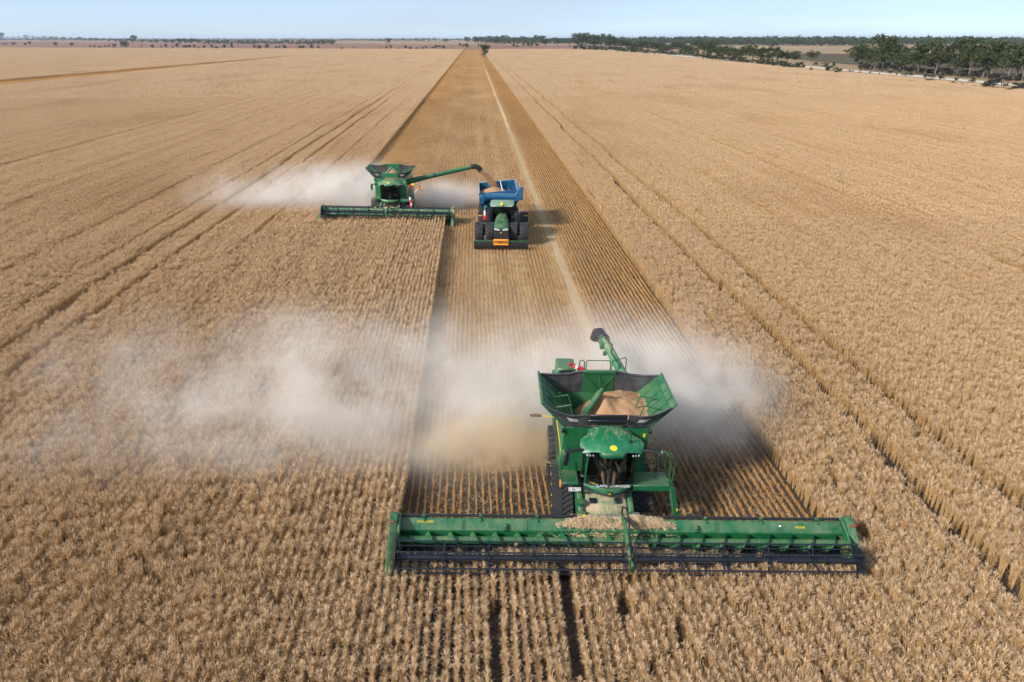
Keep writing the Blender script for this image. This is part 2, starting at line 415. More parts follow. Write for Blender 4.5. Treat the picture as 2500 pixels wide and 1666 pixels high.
sweep(8, B01, 1.0, 0, 1); sweep(B01, B12, 5.0, 1, 1); sweep(B12, 1560, 20.0, 2, 8)
LS = {0: 1.0, 1: 5.0, 2: 20.0}
wp = {(0, 1): protos('wheat_row_near', [wheat_rows('wheat_near', 100 + i, 1.05, 135, 1, 0) for i in range(10)]),
      (1, 1): protos('wheat_row_mid', [wheat_rows('wheat_mid', 200 + i, 5.04, 72, 1, 1) for i in range(8)]),
      (2, 1): protos('wheat_row_far', [wheat_rows('wheat_far', 300 + i, 20.5, 13, 1, 2) for i in range(6)]),
      (2, 8): protos('wheat_block_far', [wheat_rows('wheat_block', 400 + i, 20.5, 13, 8, 2) for i in range(6)])}
sp = {(0, 1): protos('stubble_row_near', [stubble_rows('stubble_near', 500 + i, 1.05, 120, 1, 0) for i in range(8)]),
      (1, 1): protos('stubble_row_mid', [stubble_rows('stubble_mid', 600 + i, 5.1, 50, 1, 1) for i in range(6)]),
      (2, 1): protos('stubble_row_far', [stubble_rows('stubble_far', 700 + i, 20.2, 16, 1, 2) for i in range(4)]),
      (2, 8): protos('stubble_block_far', [stubble_rows('stubble_block', 800 + i, 20.2, 16, 8, 2) for i in range(4)])}
for dct, pr, nm in ((W, wp, 'wheat_crop'), (S, sp, 'stubble')):
    for key, lst in sorted(dct.items()):
        X = np.concatenate([a for a, b, c in lst]); Y = np.concatenate([b for a, b, c in lst]); n = len(X)
        lod = key[0]
        wave = (.022 * np.sin(Y * .7 + X * 3) if lod == 0 else 0)
        pos = np.stack([X + wave + rg.normal(0, (.012, .01, 0)[lod], n), Y, np.zeros(n)], 1)
        rot = np.zeros((n, 3)); rot[:, 2] = np.where(rg.uniform(0, 1, n) < .5, 0, np.pi) + rg.normal(0, (.012, .003, 0)[lod], n)
        sc = np.ones((n, 3))
        if nm == 'wheat_crop':
            patch = .5 + .5 * np.sin(X * .31 + 1.3 * np.sin(Y * .09)) * np.sin(Y * .17 + 2 * np.sin(X * .13))
            rowh = np.sin(np.round(X / ROW) * 12.9898) * .07
            sc[:, 2] = 1 + rg.normal(0, .05, n) + rowh - .07 * patch * (lod < 2); sc[:, 0] = rg.uniform(.72, .90, n) if key[1] == 1 else 1
        else:
            sc[:, 2] = rg.uniform(.8, 1.15, n)
        scatter(nm, pos, rot, sc, rg.integers(0, len(pr[key].objects), n), pr[key])
        print(nm, key, n)
# loose straw on the stubble, thickest in the bands each pass leaves
lp = protos('straw_litter', [litter_patch('straw_litter', 900 + i, 45) for i in range(4)] + [litter_patch('straw_litter', 950 + i, 300) for i in range(3)])
gx, gy = np.meshgrid(np.arange(CUT_L + .6, CUT_R - .5, 1.0), np.arange(18.6, 120, 1.0)); X = gx.ravel(); Y = gy.ravel(); idx = rg.integers(0, 4, len(X))
n = 1500; Yb = 24 + 110 * rg.uniform(0, 1, n) ** 1.3; ctr = rg.choice([6.55, 6.55, 6.55, 3.2, .8, -8.6], n); Xb = ctr + rg.normal(0, .22, n) * np.where(ctr < -5, 6, 1)
X = np.concatenate([X + rg.normal(0, .15, len(X)), Xb]); Y = np.concatenate([Y, Yb]); idx = np.concatenate([idx, rg.integers(4, 7, n)])
ok = (X < CUT_R - .5) & (X > CUT_L + .5) & ((X > CUT_M + .5) | (Y > FAR_CUT_Y + 2)); X, Y, idx = X[ok], Y[ok], idx[ok]; n = len(X)
rot = np.zeros((n, 3)); rot[:, 2] = rg.uniform(0, 6.28, n)
scatter('straw_litter', np.stack([X, Y, np.zeros(n)], 1), rot, np.ones((n, 3)), idx, lp)
# ------------------------------------------------------------------ materials of the machines
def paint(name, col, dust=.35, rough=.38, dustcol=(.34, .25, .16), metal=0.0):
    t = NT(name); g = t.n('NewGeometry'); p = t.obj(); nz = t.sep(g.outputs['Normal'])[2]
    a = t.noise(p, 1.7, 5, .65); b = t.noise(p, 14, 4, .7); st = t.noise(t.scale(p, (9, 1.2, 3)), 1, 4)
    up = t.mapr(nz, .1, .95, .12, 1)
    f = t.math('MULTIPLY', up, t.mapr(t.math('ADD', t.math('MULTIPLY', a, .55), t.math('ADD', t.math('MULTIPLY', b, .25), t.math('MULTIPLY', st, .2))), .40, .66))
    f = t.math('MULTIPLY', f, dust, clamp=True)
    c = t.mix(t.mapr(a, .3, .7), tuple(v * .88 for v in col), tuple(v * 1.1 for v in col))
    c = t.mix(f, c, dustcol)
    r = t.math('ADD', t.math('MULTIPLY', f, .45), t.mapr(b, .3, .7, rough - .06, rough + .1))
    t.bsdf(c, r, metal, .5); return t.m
def plain(name, col, rough=.6, metal=0.0, var=.2, scale=12):
    t = NT(name); p = t.obj(); a = t.noise(p, scale, 4, .6)
    c = t.mix(t.mapr(a, .3, .7), tuple(v * (1 - var) for v in col), tuple(min(1, v * (1 + var)) for v in col))
    t.bsdf(c, t.mapr(a, .3, .7, max(.05, rough - .1), min(1, rough + .1)), metal, .5); return t.m
GREEN = paint('green_paint', (.0035, .105, .038), .45)
GREEN_D = paint('dusty_green_paint', (.004, .118, .047), .5)
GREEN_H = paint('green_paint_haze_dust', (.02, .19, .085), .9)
BLUE = paint('blue_paint', (.002, .085, .20), .35)
BLUE_W = paint('faded_blue_rim', (.22, .30, .42), .4)
YELLOW = plain('yellow_paint', (.75, .55, .02), .45); AMBER = plain('amber_lens', (.75, .20, .02), .3)
ORANGE = plain('orange_board', (.85, .30, .01), .5, var=.08); RED = plain('red_paint', (.50, .02, .03), .45)
BLACK = plain('black_plastic', (.014, .015, .018), .45); STEEL_D = plain('black_steel', (.012, .017, .028), .38)  # the black steel has the sky's bluish reflection put into its colour
RUBBER = plain('black_rubber', (.022, .023, .026), .75, var=.35); STEEL = plain('grey_steel', (.30, .30, .31), .45, .6)
TARP = plain('dark_tarpaulin', (.050, .052, .058), .6, var=.35, scale=3); WHITE = plain('white_plate', (.78, .78, .76), .5, var=.05)
PALE = plain('pale_plastic_window', (.50, .50, .49), .35, var=.1); INK = plain('black_lettering', (.012, .012, .012), .6)
DUSTY = paint('chaff_covered_sheet', (.02, .15, .05), 1.6, dustcol=(.42, .30, .20))
GREYROLL = plain('worn_roller_steel', (.20, .19, .19), .55, .2)
SKIN = plain('skin', (.42, .22, .15), .6, var=.1); SHIRT = plain('dark_workshirt', (.02, .028, .045), .9)
SOCK = plain('teal_sock', (.03, .22, .20), .9); BAGC = plain('blue_cloth', (.05, .25, .42), .8); SEATC = plain('seat_cloth', (.03, .03, .033), .9)
SILVER = plain('lamp_lens', (.75, .76, .78), .15, .3)
def glass_mat():
    t = NT('cab_glass'); tr = t.n('BsdfTransparent'); tr.inputs[0].default_value = (.48, .54, .53, 1)
    gl = t.n('BsdfGlossy', Roughness=.04); lw = t.n('LayerWeight', Blend=.5)
    m = t.n('MixShader'); t.l(t.math('MULTIPLY_ADD', t.math('POWER', lw.outputs['Facing'], 4.0), .6, .045), m.inputs[0]); t.l(tr.outputs[0], m.inputs[1]); t.l(gl.outputs[0], m.inputs[2]); t.l(m.outputs[0], t.out.inputs[0])
    return t.m
GLASS = glass_mat()
def grain_mat():
    t = NT('wheat_grain'); p = t.obj(); a = t.noise(p, 60, 3, .7); b = t.noise(p, 2.5, 3)
    c = t.mix(t.mapr(a, .3, .7), (.29, .165, .085), (.46, .29, .17)); c = t.mix(t.mapr(b, .45, .65, 0, .35), c, (.34, .16, .06))
    t.bsdf(c, .8, spec=.2, bump=a, bstr=.6, bdist=.02); return t.m
GRAIN = grain_mat()
def roof_mat():
    t = NT('roof_paint_with_dust_streaks'); p = t.obj(); X, Y, Z = t.sep(p)
    st = t.noise(t.scale(p, (16, 3.0, 1)), 1, 4, .7); a = t.noise(p, 3.5, 4, .6)
    f = t.math('MULTIPLY', t.mapr(t.math('ADD', t.math('MULTIPLY', st, .6), t.math('MULTIPLY', a, .4)), .48, .60), t.mapr(Y, 2.0, 2.9, .12, .85))
    c = t.mix(t.mapr(a, .3, .7), (.005, .125, .050), (.008, .155, .066)); c = t.mix(f, c, (.36, .30, .19))
    t.bsdf(c, t.math('MULTIPLY_ADD', f, .4, .32), 0, .5); return t.m
ROOF = roof_mat()

# ------------------------------------------------------------------ mesh builder: collects shapes, builds ONE mesh object
class MB:
    def __init__(s): s.v = []; s.f = []; s.sm = []
    def add(s, vs, fs, smooth=False):
        n = len(s.v); s.v += [tuple(v) for v in vs]; s.f += [[i + n for i in f] for f in fs]; s.sm += [smooth] * len(fs); return s
    def box(s, c, d, rot=None, taper=1.0):
        x, y, z = (k / 2 for k in d); vs = []
        for sz in (-1, 1):
            k = taper if sz > 0 else 1
            for sx, sy in ((-1, -1), (1, -1), (1, 1), (-1, 1)): vs.append(Vector((sx * x * k, sy * y * k, sz * z)))
        if rot is not None:
            m = Matrix.Rotation(rot[0], 3, 'X') if len(rot) == 1 else (Matrix.Rotation(rot[2], 3, 'Z') @ Matrix.Rotation(rot[1], 3, 'Y') @ Matrix.Rotation(rot[0], 3, 'X'))
            vs = [m @ v for v in vs]
        vs = [v + Vector(c) for v in vs]
        return s.add(vs, [(3, 2, 1, 0), (4, 5, 6, 7), (0, 1, 5, 4), (1, 2, 6, 5), (2, 3, 7, 6), (3, 0, 4, 7)])
    def cyl(s, a, b, r, r2=None, n=16, caps=True):
        a, b = Vector(a), Vector(b); r2 = r if r2 is None else r2; d = (b - a).normalized()
        u = d.orthogonal().normalized(); w = d.cross(u); vs = []
        for p, q in ((a, r), (b, r2)):
            for i in range(n):
                t = 2 * math.pi * i / n; vs.append(p + (u * math.cos(t) + w * math.sin(t)) * q)
        s.add(vs, [(i, (i + 1) % n, n + (i + 1) % n, n + i) for i in range(n)], True)
        if caps: s.add(vs[:n], [list(range(n))[::-1]]); s.add(vs[n:], [list(range(n))])
        return s
    def tube(s, pts, r, n=8):
        pts = [Vector(p) for p in pts]
        rs = r if isinstance(r, (list, tuple)) else [r] * len(pts)
        t0 = (pts[1] - pts[0]).normalized(); u = t0.orthogonal().normalized(); rings = []
        for i, p in enumerate(pts):
            t = ((pts[min(i + 1, len(pts) - 1)] - p).normalized() + (p - pts[max(i - 1, 0)]).normalized())
            t = t.normalized() if t.length > 1e-6 else t0
            u = (u - t * u.dot(t)).normalized(); w = t.cross(u)
            rings.append([p + (u * math.cos(2 * math.pi * k / n) + w * math.sin(2 * math.pi * k / n)) * rs[i] for k in range(n)])
        vs = [v for r_ in rings for v in r_]; fs = []
        for i in range(len(pts) - 1):
            for k in range(n): fs.append((i * n + k, i * n + (k + 1) % n, (i + 1) * n + (k + 1) % n, (i + 1) * n + k))
        s.add(vs, fs, True); m = len(vs)
        s.add(rings[0], [list(range(n))[::-1]]); s.add(rings[-1], [list(range(n))]); return s
    def prism(s, prof, a, b, axis='x'):
        mk = {'x': lambda p, t: (t, p[0], p[1]), 'y': lambda p, t: (p[0], t, p[1]), 'z': lambda p, t: (p[0], p[1], t)}[axis]
        n = len(prof); vs = [mk(p, a) for p in prof] + [mk(p, b) for p in prof]
        return s.add(vs, [list(range(n))[::-1], list(range(n, 2 * n))] + [(i, (i + 1) % n, n + (i + 1) % n, n + i) for i in range(n)])
    def slab(s, pts, th):
        """a planar-ish polygon given thickness along its normal"""
        P = [Vector(p) for p in pts]; nrm = Vector((0, 0, 0))
        for i in range(len(P)): nrm += (P[i] - P[0]).cross(P[(i + 1) % len(P)] - P[0])
        nrm.normalize(); n = len(P); vs = [p + nrm * th / 2 for p in P] + [p - nrm * th / 2 for p in P]
        return s.add(vs, [list(range(n)), list(range(n, 2 * n))[::-1]] + [(i, n + i, n + (i + 1) % n, (i + 1) % n) for i in range(n)])
    def loft(s, secs, close=True, smooth=True, caps=True):
        n = len(secs[0]); vs = [v for c in secs for v in c]; fs = []
        for i in range(len(secs) - 1):
            for k in range(n if close else n - 1): fs.append((i * n + k, i * n + (k + 1) % n, (i + 1) * n + (k + 1) % n, (i + 1) * n + k))
        s.add(vs, fs, smooth)
        if caps and close: s.add(secs[0], [list(range(n))[::-1]]); s.add(secs[-1], [list(range(n))])
        return s
    def grid(s, fn, nu, nv, smooth=True):
        vs = [fn(i / nu, j / nv) for j in range(nv + 1) for i in range(nu + 1)]; w = nu + 1
        return s.add(vs, [(j * w + i, j * w + i + 1, (j + 1) * w + i + 1, (j + 1) * w + i) for j in range(nv) for i in range(nu)], smooth)
    def build(s, name, mat, parent=None, bevel=0.0):
        me = bpy.data.meshes.new(name)
        bm = bmesh.new(); bv = [bm.verts.new(v) for v in s.v]
        for f, sm in zip(s.f, s.sm):
            try:
                q = bm.faces.new([bv[i] for i in f]); q.smooth = sm
            except ValueError: pass
        bmesh.ops.remove_doubles(bm, verts=bm.verts, dist=1e-5)
        bmesh.ops.recalc_face_normals(bm, faces=bm.faces)
        if bevel:
            es = [e for e in bm.edges if len(e.link_faces) == 2 and e.calc_face_angle(0) > .6 and min(f.calc_area() for f in e.link_faces) > 1e-4]
            if es: bmesh.ops.bevel(bm, geom=es, offset=bevel, segments=1, affect='EDGES', clamp_overlap=True)
        bm.to_mesh(me); bm.free()
        # keep flat/round shading apart
        me.materials.append(mat)
        try: me.set_sharp_from_angle(angle=R(38))
        except Exception: pass
        return mesh_obj(name, me, parent)
def lettering(text, size, mat, parent, loc, rot, name='lettering', extr=.003, align='CENTER', sx=1.0, bold=0.0):
    cu = bpy.data.curves.new('t', 'FONT'); cu.body = text; cu.size = size; cu.extrude = extr; cu.align_x = align; cu.align_y = 'CENTER'; cu.resolution_u = 2; cu.offset = bold
    ob = bpy.data.objects.new('t', cu); C.objects.link(ob)
    bpy.context.view_layer.update()
    me = bpy.data.meshes.new_from_object(ob.evaluated_get(bpy.context.evaluated_depsgraph_get()))
    bpy.data.objects.remove(ob); bpy.data.curves.remove(cu)
    me.materials.clear(); me.materials.append(mat); me.name = name
    o = mesh_obj(name, me, parent); o.location = loc; o.rotation_euler = rot; o.scale = (sx, 1, 1); return o
def link_copy(o, parent, loc=None, rot=None, scale=None):
    c = o.copy(); C.objects.link(c); c.parent = parent
    if loc is not None: c.location = loc
    if rot is not None: c.rotation_euler = rot
    if scale is not None: c.scale = scale
    return c
def circle_hull(cs, n=14):
    """outline (y,z) of the belt round circles given as (y, z, r)"""
    pts = [(y + r * math.cos(2 * math.pi * k / n), z + r * math.sin(2 * math.pi * k / n)) for y, z, r in cs for k in range(n)]
    pts = sorted(set((round(a, 5), round(b, 5)) for a, b in pts))
    def half(ps):
        h = []
        for p in ps:
            while len(h) > 1 and (h[-1][0] - h[-2][0]) * (p[1] - h[-2][1]) - (h[-1][1] - h[-2][1]) * (p[0] - h[-2][0]) <= 0: h.pop()
            h.append(p)
        return h
    lo, hi = half(pts), half(pts[::-1]); return lo[:-1] + hi[:-1]
def resample(poly, step):
    P = [Vector(p) for p in poly] + [Vector(poly[0])]; out = []; acc = 0
    for a, b in zip(P, P[1:]):
        L = (b - a).length; d = (b - a) / L
        while acc < L: out.append((a + d * acc, d)); acc += step
        acc -= L
    return out
def tyre_wheel(name, parent, c, r, w, lugs=20, rimmat=None, rim_r=.5, flip=1):
    """a big lugged farm tyre on a dished rim; axle along X"""
    cx, cy_, cz = c; rim_r = r * rim_r; prof = []
    for t, q in ((-.5, rim_r), (-.5, r * .80), (-.46, r * .90), (-.36, r * .955), (0, r * .965), (.36, r * .955), (.46, r * .90), (.5, r * .80), (.5, rim_r)): prof.append((t * w, q))
    n = 32; root = MB(); root.loft([[(cx + x, cy_ + q * math.cos(2 * math.pi * k / n), cz + q * math.sin(2 * math.pi * k / n)) for x, q in prof] for k in range(n + 1)], close=False, caps=False)
    o = root.build(name, RUBBER, parent)
    lg = MB()
    for k in range(lugs):
        for sd in (-1, 1):
            a0 = 2 * math.pi * (k + (.5 if sd > 0 else 0)) / lugs; pts = []
            for t, da in ((0.02, 0.0), (.26, .11), (.49, .16)):
                rr = r * (1.0 if t < .3 else .97); a = a0 + da * 20 / lugs * flip
                pts.append((cx + sd * t * w, a, rr))
            hw = .07 * 20 / lugs
            top = [[(x, cy_ + rr * math.cos(a + e), cz + rr * math.sin(a + e)) for e in (-hw, hw)] for x, a, rr in pts]
            bot = [[(x, cy_ + rr * .94 * math.cos(a + e * 1.4), cz + rr * .94 * math.sin(a + e * 1.4)) for e in (-hw, hw)] for x, a, rr in pts]
            lg.loft([[t[0], t[1], b[1], b[0]] for t, b in zip(top, bot)], smooth=False)
    tag(lg.build('tread_lugs', RUBBER, o), kind='stuff')
    rm = MB(); sgn = 1 if cx > 0 else -1
    rm.cyl((cx - w * .30, cy_, cz), (cx + w * .30, cy_, cz), rim_r * 1.0, n=24); rm.cyl((cx - w * .36, cy_, cz), (cx + w * .36, cy_, cz), rim_r * .32, n=14)
    rm.build('rim', rimmat or YELLOW, o)
    return o
def helix(mb, x0, x1, y, z, r0, r1, pitch, turns_per=14, hand=1):
    n = int(abs(x1 - x0) / pitch * turns_per); A = []; B = []
    for i in range(n + 1):
        t = hand * 2 * math.pi * i / turns_per; x = x0 + (x1 - x0) * i / n
        A.append((x, y + r0 * math.cos(t), z + r0 * math.sin(t))); B.append((x, y + r1 * math.cos(t), z + r1 * math.sin(t)))
    m = len(A); mb.add(A + B, [(i, i + 1, m + i + 1, m + i) for i in range(m - 1)], True)
# ------------------------------------------------------------------ combine harvesters (built facing -Y, cutter bar at y = 0)
def make_combine(name, loc, rz, label, near, GR, GRD, hx0, hx1, group=None):
    T = empty(name, loc, rz, label, 'combine harvester', group); T.rotation_euler = (0, R(1.3), rz)      # right side a little lower on the ground
    hc = (hx0 + hx1) / 2
    # ---- header
    hd = MB()
    hd.prism([(1.16, 1.02), (1.40, 1.30), (1.46, 1.30), (1.46, .55), (1.30, .50), (1.16, .55)], hx0 + .25, hx1 - .25)
    H = hd.build('header', GRD, T)
    MB().prism([(1.14, 1.00), (1.155, 1.00), (1.155, .36), (1.14, .36)], hx0 + .27, hx1 - .27).build('back_sheet', GR, H)
    bolts = MB()
    nseg = 7
    for i in range(1, nseg):
        x = hx0 + .25 + (hx1 - hx0 - .5) * i / nseg
        if abs(x - hc) > 1.0:
            MB().box((x, 1.275, 1.165), (.05, .34, .03), rot=(R(49.4),)).build('seam_plate', GR, H)
            for q in (-.1, 0, .1):
                for sx in (-.06, .06): bolts.box((x + sx, 1.27 + q * .65, 1.175 + q * .76), (.02, .02, .025))
    tag(bolts.build('bolts', STEEL, H), kind='stuff')
    hose = MB(); hose.tube([(hx0 + .2, 1.50, 1.36), (hx0 + 2, 1.50, 1.37), (hc - 1.35, 1.50, 1.36)], .055, 8); hose.tube([(hc + 1.45, 1.50, 1.36), (hx1 - 2.5, 1.50, 1.35), (hx1 - .3, 1.50, 1.36)], .055, 8)
    hose.build('drive_shaft_cover', BLACK, H)
    MB().cyl((hc - 1.36, 1.5, 1.36), (hc - 1.22, 1.5, 1.36), .062, n=10).build('yellow_cap', YELLOW, H)
    for i in range(8):
        x = hx0 + 1.1 + (hx1 - hx0 - 2.2) * i / 7
        if abs(x - hc) > 1.6: MB().box((x, 1.45, 1.36), (.11, .10, .14)).box((x, 1.36, 1.30), (.07, .12, .05)).build('shaft_bracket', GR, H, bevel=.01)
    for x in (hx0 + (hx1 - hx0) * .245, hx0 + (hx1 - hx0) * .66):
        MB().box((x, 1.2, 1.16), (.14, .16, .16), rot=(R(30),)).cyl((x - .09, 1.12, 1.09), (x + .09, 1.12, 1.09), .045, n=10).build('hinge_bracket', GR, H, bevel=.015)
    au = MB(); au.cyl((hx0 + .3, .92, .80), (hx1 - .3, .92, .80), .13, n=14); helix(au, hx0 + .4, hc - .4, .92, .80, .12, .27, .75); helix(au, hx1 - .4, hc + .4, .92, .80, .12, .27, .75, hand=1)
    au.build('cross_auger', GR, H)
    MB().slab([(hx0 + .25, .06, .20), (hx1 - .25, .06, .20), (hx1 - .25, 1.14, .42), (hx0 + .25, 1.14, .42)], .05).build('draper_belt', BLACK, H)
    kb = MB().box((hc, .0, .17), (hx1 - hx0 - .4, .10, .05))
    n = int((hx1 - hx0 - .6) / .15)
    for i in range(n): x = hx0 + .3 + i * .15; kb.add([(x - .02, -.04, .19), (x + .02, -.04, .19), (x, -.20, .15), (x, -.04, .14)], [(0, 1, 2), (0, 3, 1), (0, 2, 3), (1, 3, 2)])
    kb.build('cutter_bar', STEEL_D, H)
    for sd, x in ((-1, hx0), (1, hx1)):
        xi = x - sd * .26
        pr = [(1.52, .30), (1.52, 1.50), (1.30, 1.66), (1.05, 1.60), (.55, 1.22), (.05, .95), (-.45, .62), (-.95, .22), (-.95, .14), (-.2, .12), (.6, .22)]
        D = MB(); D.loft([[(x, a, b) for a, b in pr], [(xi, a, b) for a, b in [(1.50, .32), (1.50, 1.46), (1.30, 1.60), (1.05, 1.54), (.55, 1.14), (.05, .86), (-.45, .52), (-.90, .20), (-.90, .15), (-.2, .14), (.6, .24)]]], smooth=False)
        D = D.build('end_divider', GR, H, bevel=.025)
        MB().tube([(xi - sd * .03, 1.40, 1.50), (xi - sd * .05, .95, 1.36), (xi - sd * .05, .45, 1.18)], .055, 8).build('lift_arm', GRD, H)
        MB().box((x - sd * .13, .9, 1.56), (.12, .26, .03), rot=(R(-37),)).build('reflector', RED, H)
    # ---- reel: two halves, six tined bats each
    ry, rz_, rr = (-.28, 1.12, .50) if near else (-.20, 1.34, .52)
    for half, (xa, xb) in enumerate(((hx0 + .42, hc - .14), (hc + .14, hx1 - .42))):
        rl = MB().cyl((xa, ry, rz_), (xb, ry, rz_), .095, n=14)
        for k in range(40): 
            x = xa + (xb - xa) * (k + .5) / 40; rl.box((x, ry + .02, rz_ + .097), (.03, .03, .02))
        RL = rl.build('reel', STEEL_D, T)
        angs = [R(62 + 60 * k) for k in range(6)]
        for a in angs:
            by, bz = ry + rr * math.cos(a), rz_ + rr * math.sin(a)
            MB().cyl((xa, by, bz), (xb, by, bz), .026, n=8).build('reel_bat', STEEL_D, RL)
        tn = MB(); nt = int((xb - xa) / .152)
        for a in angs:
            by, bz = ry + rr * math.cos(a), rz_ + rr * math.sin(a)
            for i in range(nt):
                x = xa + .05 + i * .152; w = .011
                tn.add([(x - w, by, bz), (x + w, by, bz), (x + w * .6, by + .045, bz - .27), (x - w * .6, by + .045, bz - .27), (x - w, by + .022, bz), (x + w, by + .022, bz)],
                       [(0, 1, 2, 3), (4, 3, 2, 5), (0, 3, 4), (1, 5, 2)])
        tag(tn.build('reel_tines', BLACK, RL), kind='stuff')
        ns = 6 if near else 5
        sp_me = None
        for i in range(ns):
            x = xa + .04 + (xb - xa - .08) * i / (ns - 1)
            if sp_me is None:
                sm = MB()
                for k, a in enumerate(angs):
                    p = Vector((0, rr * math.cos(a), rr * math.sin(a)))
                    sm.box(p * .55, (.035, .05, rr * .86), rot=(a - math.pi / 2,))
                    sm.cyl((-.03, p.y, p.z), (.03, p.y, p.z), .05, n=8)
                sm.cyl((-.04, 0, 0), (.04, 0, 0), .15, n=12)
                sp_o = sm.build('reel_spider', STEEL_D, RL); sp_o.location = (x, ry, rz_); sp_me = sp_o.data
            else:
                o = mesh_obj('reel_spider', sp_me, RL); o.location = (x, ry, rz_)
        xe = xa if half == 0 else xb; sg = -1 if half == 0 else 1
        MB().cyl((xe + sg * .03, ry, rz_), (xe + sg * .07, ry, rz_), .40, n=20).build('reel_end_plate', BLACK, RL)
        MB().prism([(1.30, 1.42), (1.30, 1.30), (.1, 1.05), (-.42, 1.04), (-.42, 1.2), (.1, 1.22)], xe + sg * .09, xe + sg * .15).build('reel_arm', BLACK, T, bevel=.015)
    MB().prism([(1.42, 1.40), (1.42, 1.55), (.9, 1.72), (.25, 1.45), (-.40, 1.20), (-.40, 1.04), (.2, 1.28), (.9, 1.5)], hc - .05, hc + .05).build('center_reel_arm', GRD, T, bevel=.02)
    MB().tube([(hc + .08, 1.75, 1.2), (hc + .02, 1.55, 1.75), (hc + .09, 1.25, 1.92), (hc + .12, .9, 1.78), (hc + .1, .45, 1.5), (hc + .08, -.2, 1.2)], .035, 8).build('hydraulic_hose', BLACK, T)
    MB().box((hc + .06, -.52, .98), (.10, .2, .34)).build('reel_end_guard', GR, T, bevel=.02)
    # ---- feeder house
    fh = MB().prism([(1.45, .55), (1.45, 1.10), (3.2, 1.78), (3.2, .95)], -.78, .78)
    FH = fh.build('feeder_house', DUSTY, T, bevel=.03)
    MB().cyl((-.72, 1.52, 1.16), (.74, 1.52, 1.16), .13, n=14).build('roller_cover', GREYROLL, FH)
    for sd in (-1, 1):
        MB().prism([(1.42, .5), (1.42, 1.2), (2.9, 1.80), (3.2, 1.80), (3.2, .9)], sd * .79, sd * .98).build('feeder_side_plate', GR if sd > 0 else GRD, FH, bevel=.03)
        MB().box((sd * .45, 2.15, 1.42), (.24, .20, .09), rot=(R(21),)).build('hand_hole_cover', STEEL_D, FH, bevel=.02)
    MB().cyl((-.90, 2.0, 1.40), (-.90, 2.0, 1.50), .17, n=14).cyl((-.9, 1.55, 1.22), (-.9, 1.55, 1.34), .15, n=14).build('gearbox_cap', GR, FH)
    MB().box((1.02, 1.6, 1.2), (.26, .2, .2)).build('coupler_block', STEEL, FH, bevel=.02)
    wr = MB()
    for k in range(5): wr.tube([(1.0 + .05 * k, 1.7, 1.15), (1.25 + .07 * k, 1.5 - .04 * k, 1.42 + .03 * k), (1.6 + .08 * k, 1.45, 1.30), (1.75, 1.40, 1.05 - .05 * k)], .013, 6)
    tag(wr.build('hydraulic_hoses', BLACK, FH), kind='stuff')
    # ---- running gear
    if near:
        hull = circle_hull([(2.82, .47, .45), (5.15, .47, .45), (3.75, 1.22, .56)], 18)
        inner = circle_hull([(2.82, .47, .40), (5.15, .47, .40), (3.75, 1.22, .51)], 18)
        rs = resample(hull, .19)
        for sd in (-1, 1):
            xa, xb = sd * 1.06, sd * 1.84
            tk = MB(); n = len(hull)
            def near_in(p): return min(inner, key=lambda q: (q[0] - p[0]) ** 2 + (q[1] - p[1]) ** 2)
            inn = [near_in(p) for p in hull]
            secs = [[(xa, *hull[i]), (xb, *hull[i]), (xb, *inn[i]), (xa, *inn[i])] for i in list(range(n)) + [0]]
            tk.loft(secs, smooth=False, caps=False)
            TK = tk.build('track', RUBBER, T)
            lg = MB()
            for (p, d) in rs:
                nv = Vector((d.y, -d.x)); 
                for s2 in (-1, 1):
                    xm = (xa + xb) / 2; hw = .385; secs = []
                    for u, sh in ((.02, -.16 + (.09 if s2 > 0 else 0)), (.5, -.05 + (.09 if s2 > 0 else 0)), (1.0, .04 + (.09 if s2 > 0 else 0))):
                        q = p - d * sh; x = xm + s2 * hw * u
                        def P3(a, h): r_ = q + d * a + nv * h; return (x, r_.x, r_.y)
                        secs.append([P3(-.045, .055), P3(.045, .055), P3(.062, -.012), P3(-.062, -.012)])
                    lg.loft(secs, smooth=False)
            tag(lg.build('tread_lugs', RUBBER, TK), kind='stuff')
            for (yy, zz, r_) in ((2.82, .47, .37), (5.15, .47, .37), (3.75, 1.22, .45), (3.55, .30, .22), (4.1, .30, .22), (4.6, .30, .22)):
                MB().cyl((xa + sd * .1, yy, zz), (xb - sd * .04, yy, zz), r_, n=20).build('track_wheel', BLACK, TK, bevel=.02)
            if sd < 0:
                for i, (p, d) in enumerate(rs):
                    nv = Vector((d.y, -d.x)); q = p + nv * .004
                    if i % 2 == 0: MB().box((xb - .008, q.x, q.y), (.018, .07, .022), rot=(math.atan2(d.y, d.x),)).build('guide_mark', YELLOW, TK)
        rw = [('rear_wheel', (-1.42, 6.7, .82), .82, .62), ('rear_wheel', (1.42, 6.7, .82), .82, .62)]
    else:
        rw = [('front_wheel', (-1.45, 3.3, .98), .98, .92), ('front_wheel', (1.45, 3.3, .98), .98, .92), ('rear_wheel', (-1.4, 7.0, .75), .75, .6), ('rear_wheel', (1.4, 7.0, .75), .75, .6)]
    for nm, c, r_, w in rw: tyre_wheel(nm, T, c, r_, w, 20)
    MB().box((0, 3.4, 1.1), (2.0, .5, .4)).build('front_axle', BLACK, T)
    MB().box((0, 6.8, .82), (2.4, .25, .25)).build('rear_axle', BLACK, T)
    # ---- body
    bw = 1.52
    MB().prism([(2.9, 1.35), (2.9, 1.95), (8.3, 1.95), (8.8, 1.5), (8.3, .9), (4.6, .9)], -1.05, 1.05).build('underbody', BLACK, T, bevel=.04)
    fw = MB().box((0, 3.14, 2.93), (2 * bw, .08, 1.86)); fw.build('front_wall', GR, T, bevel=.02)
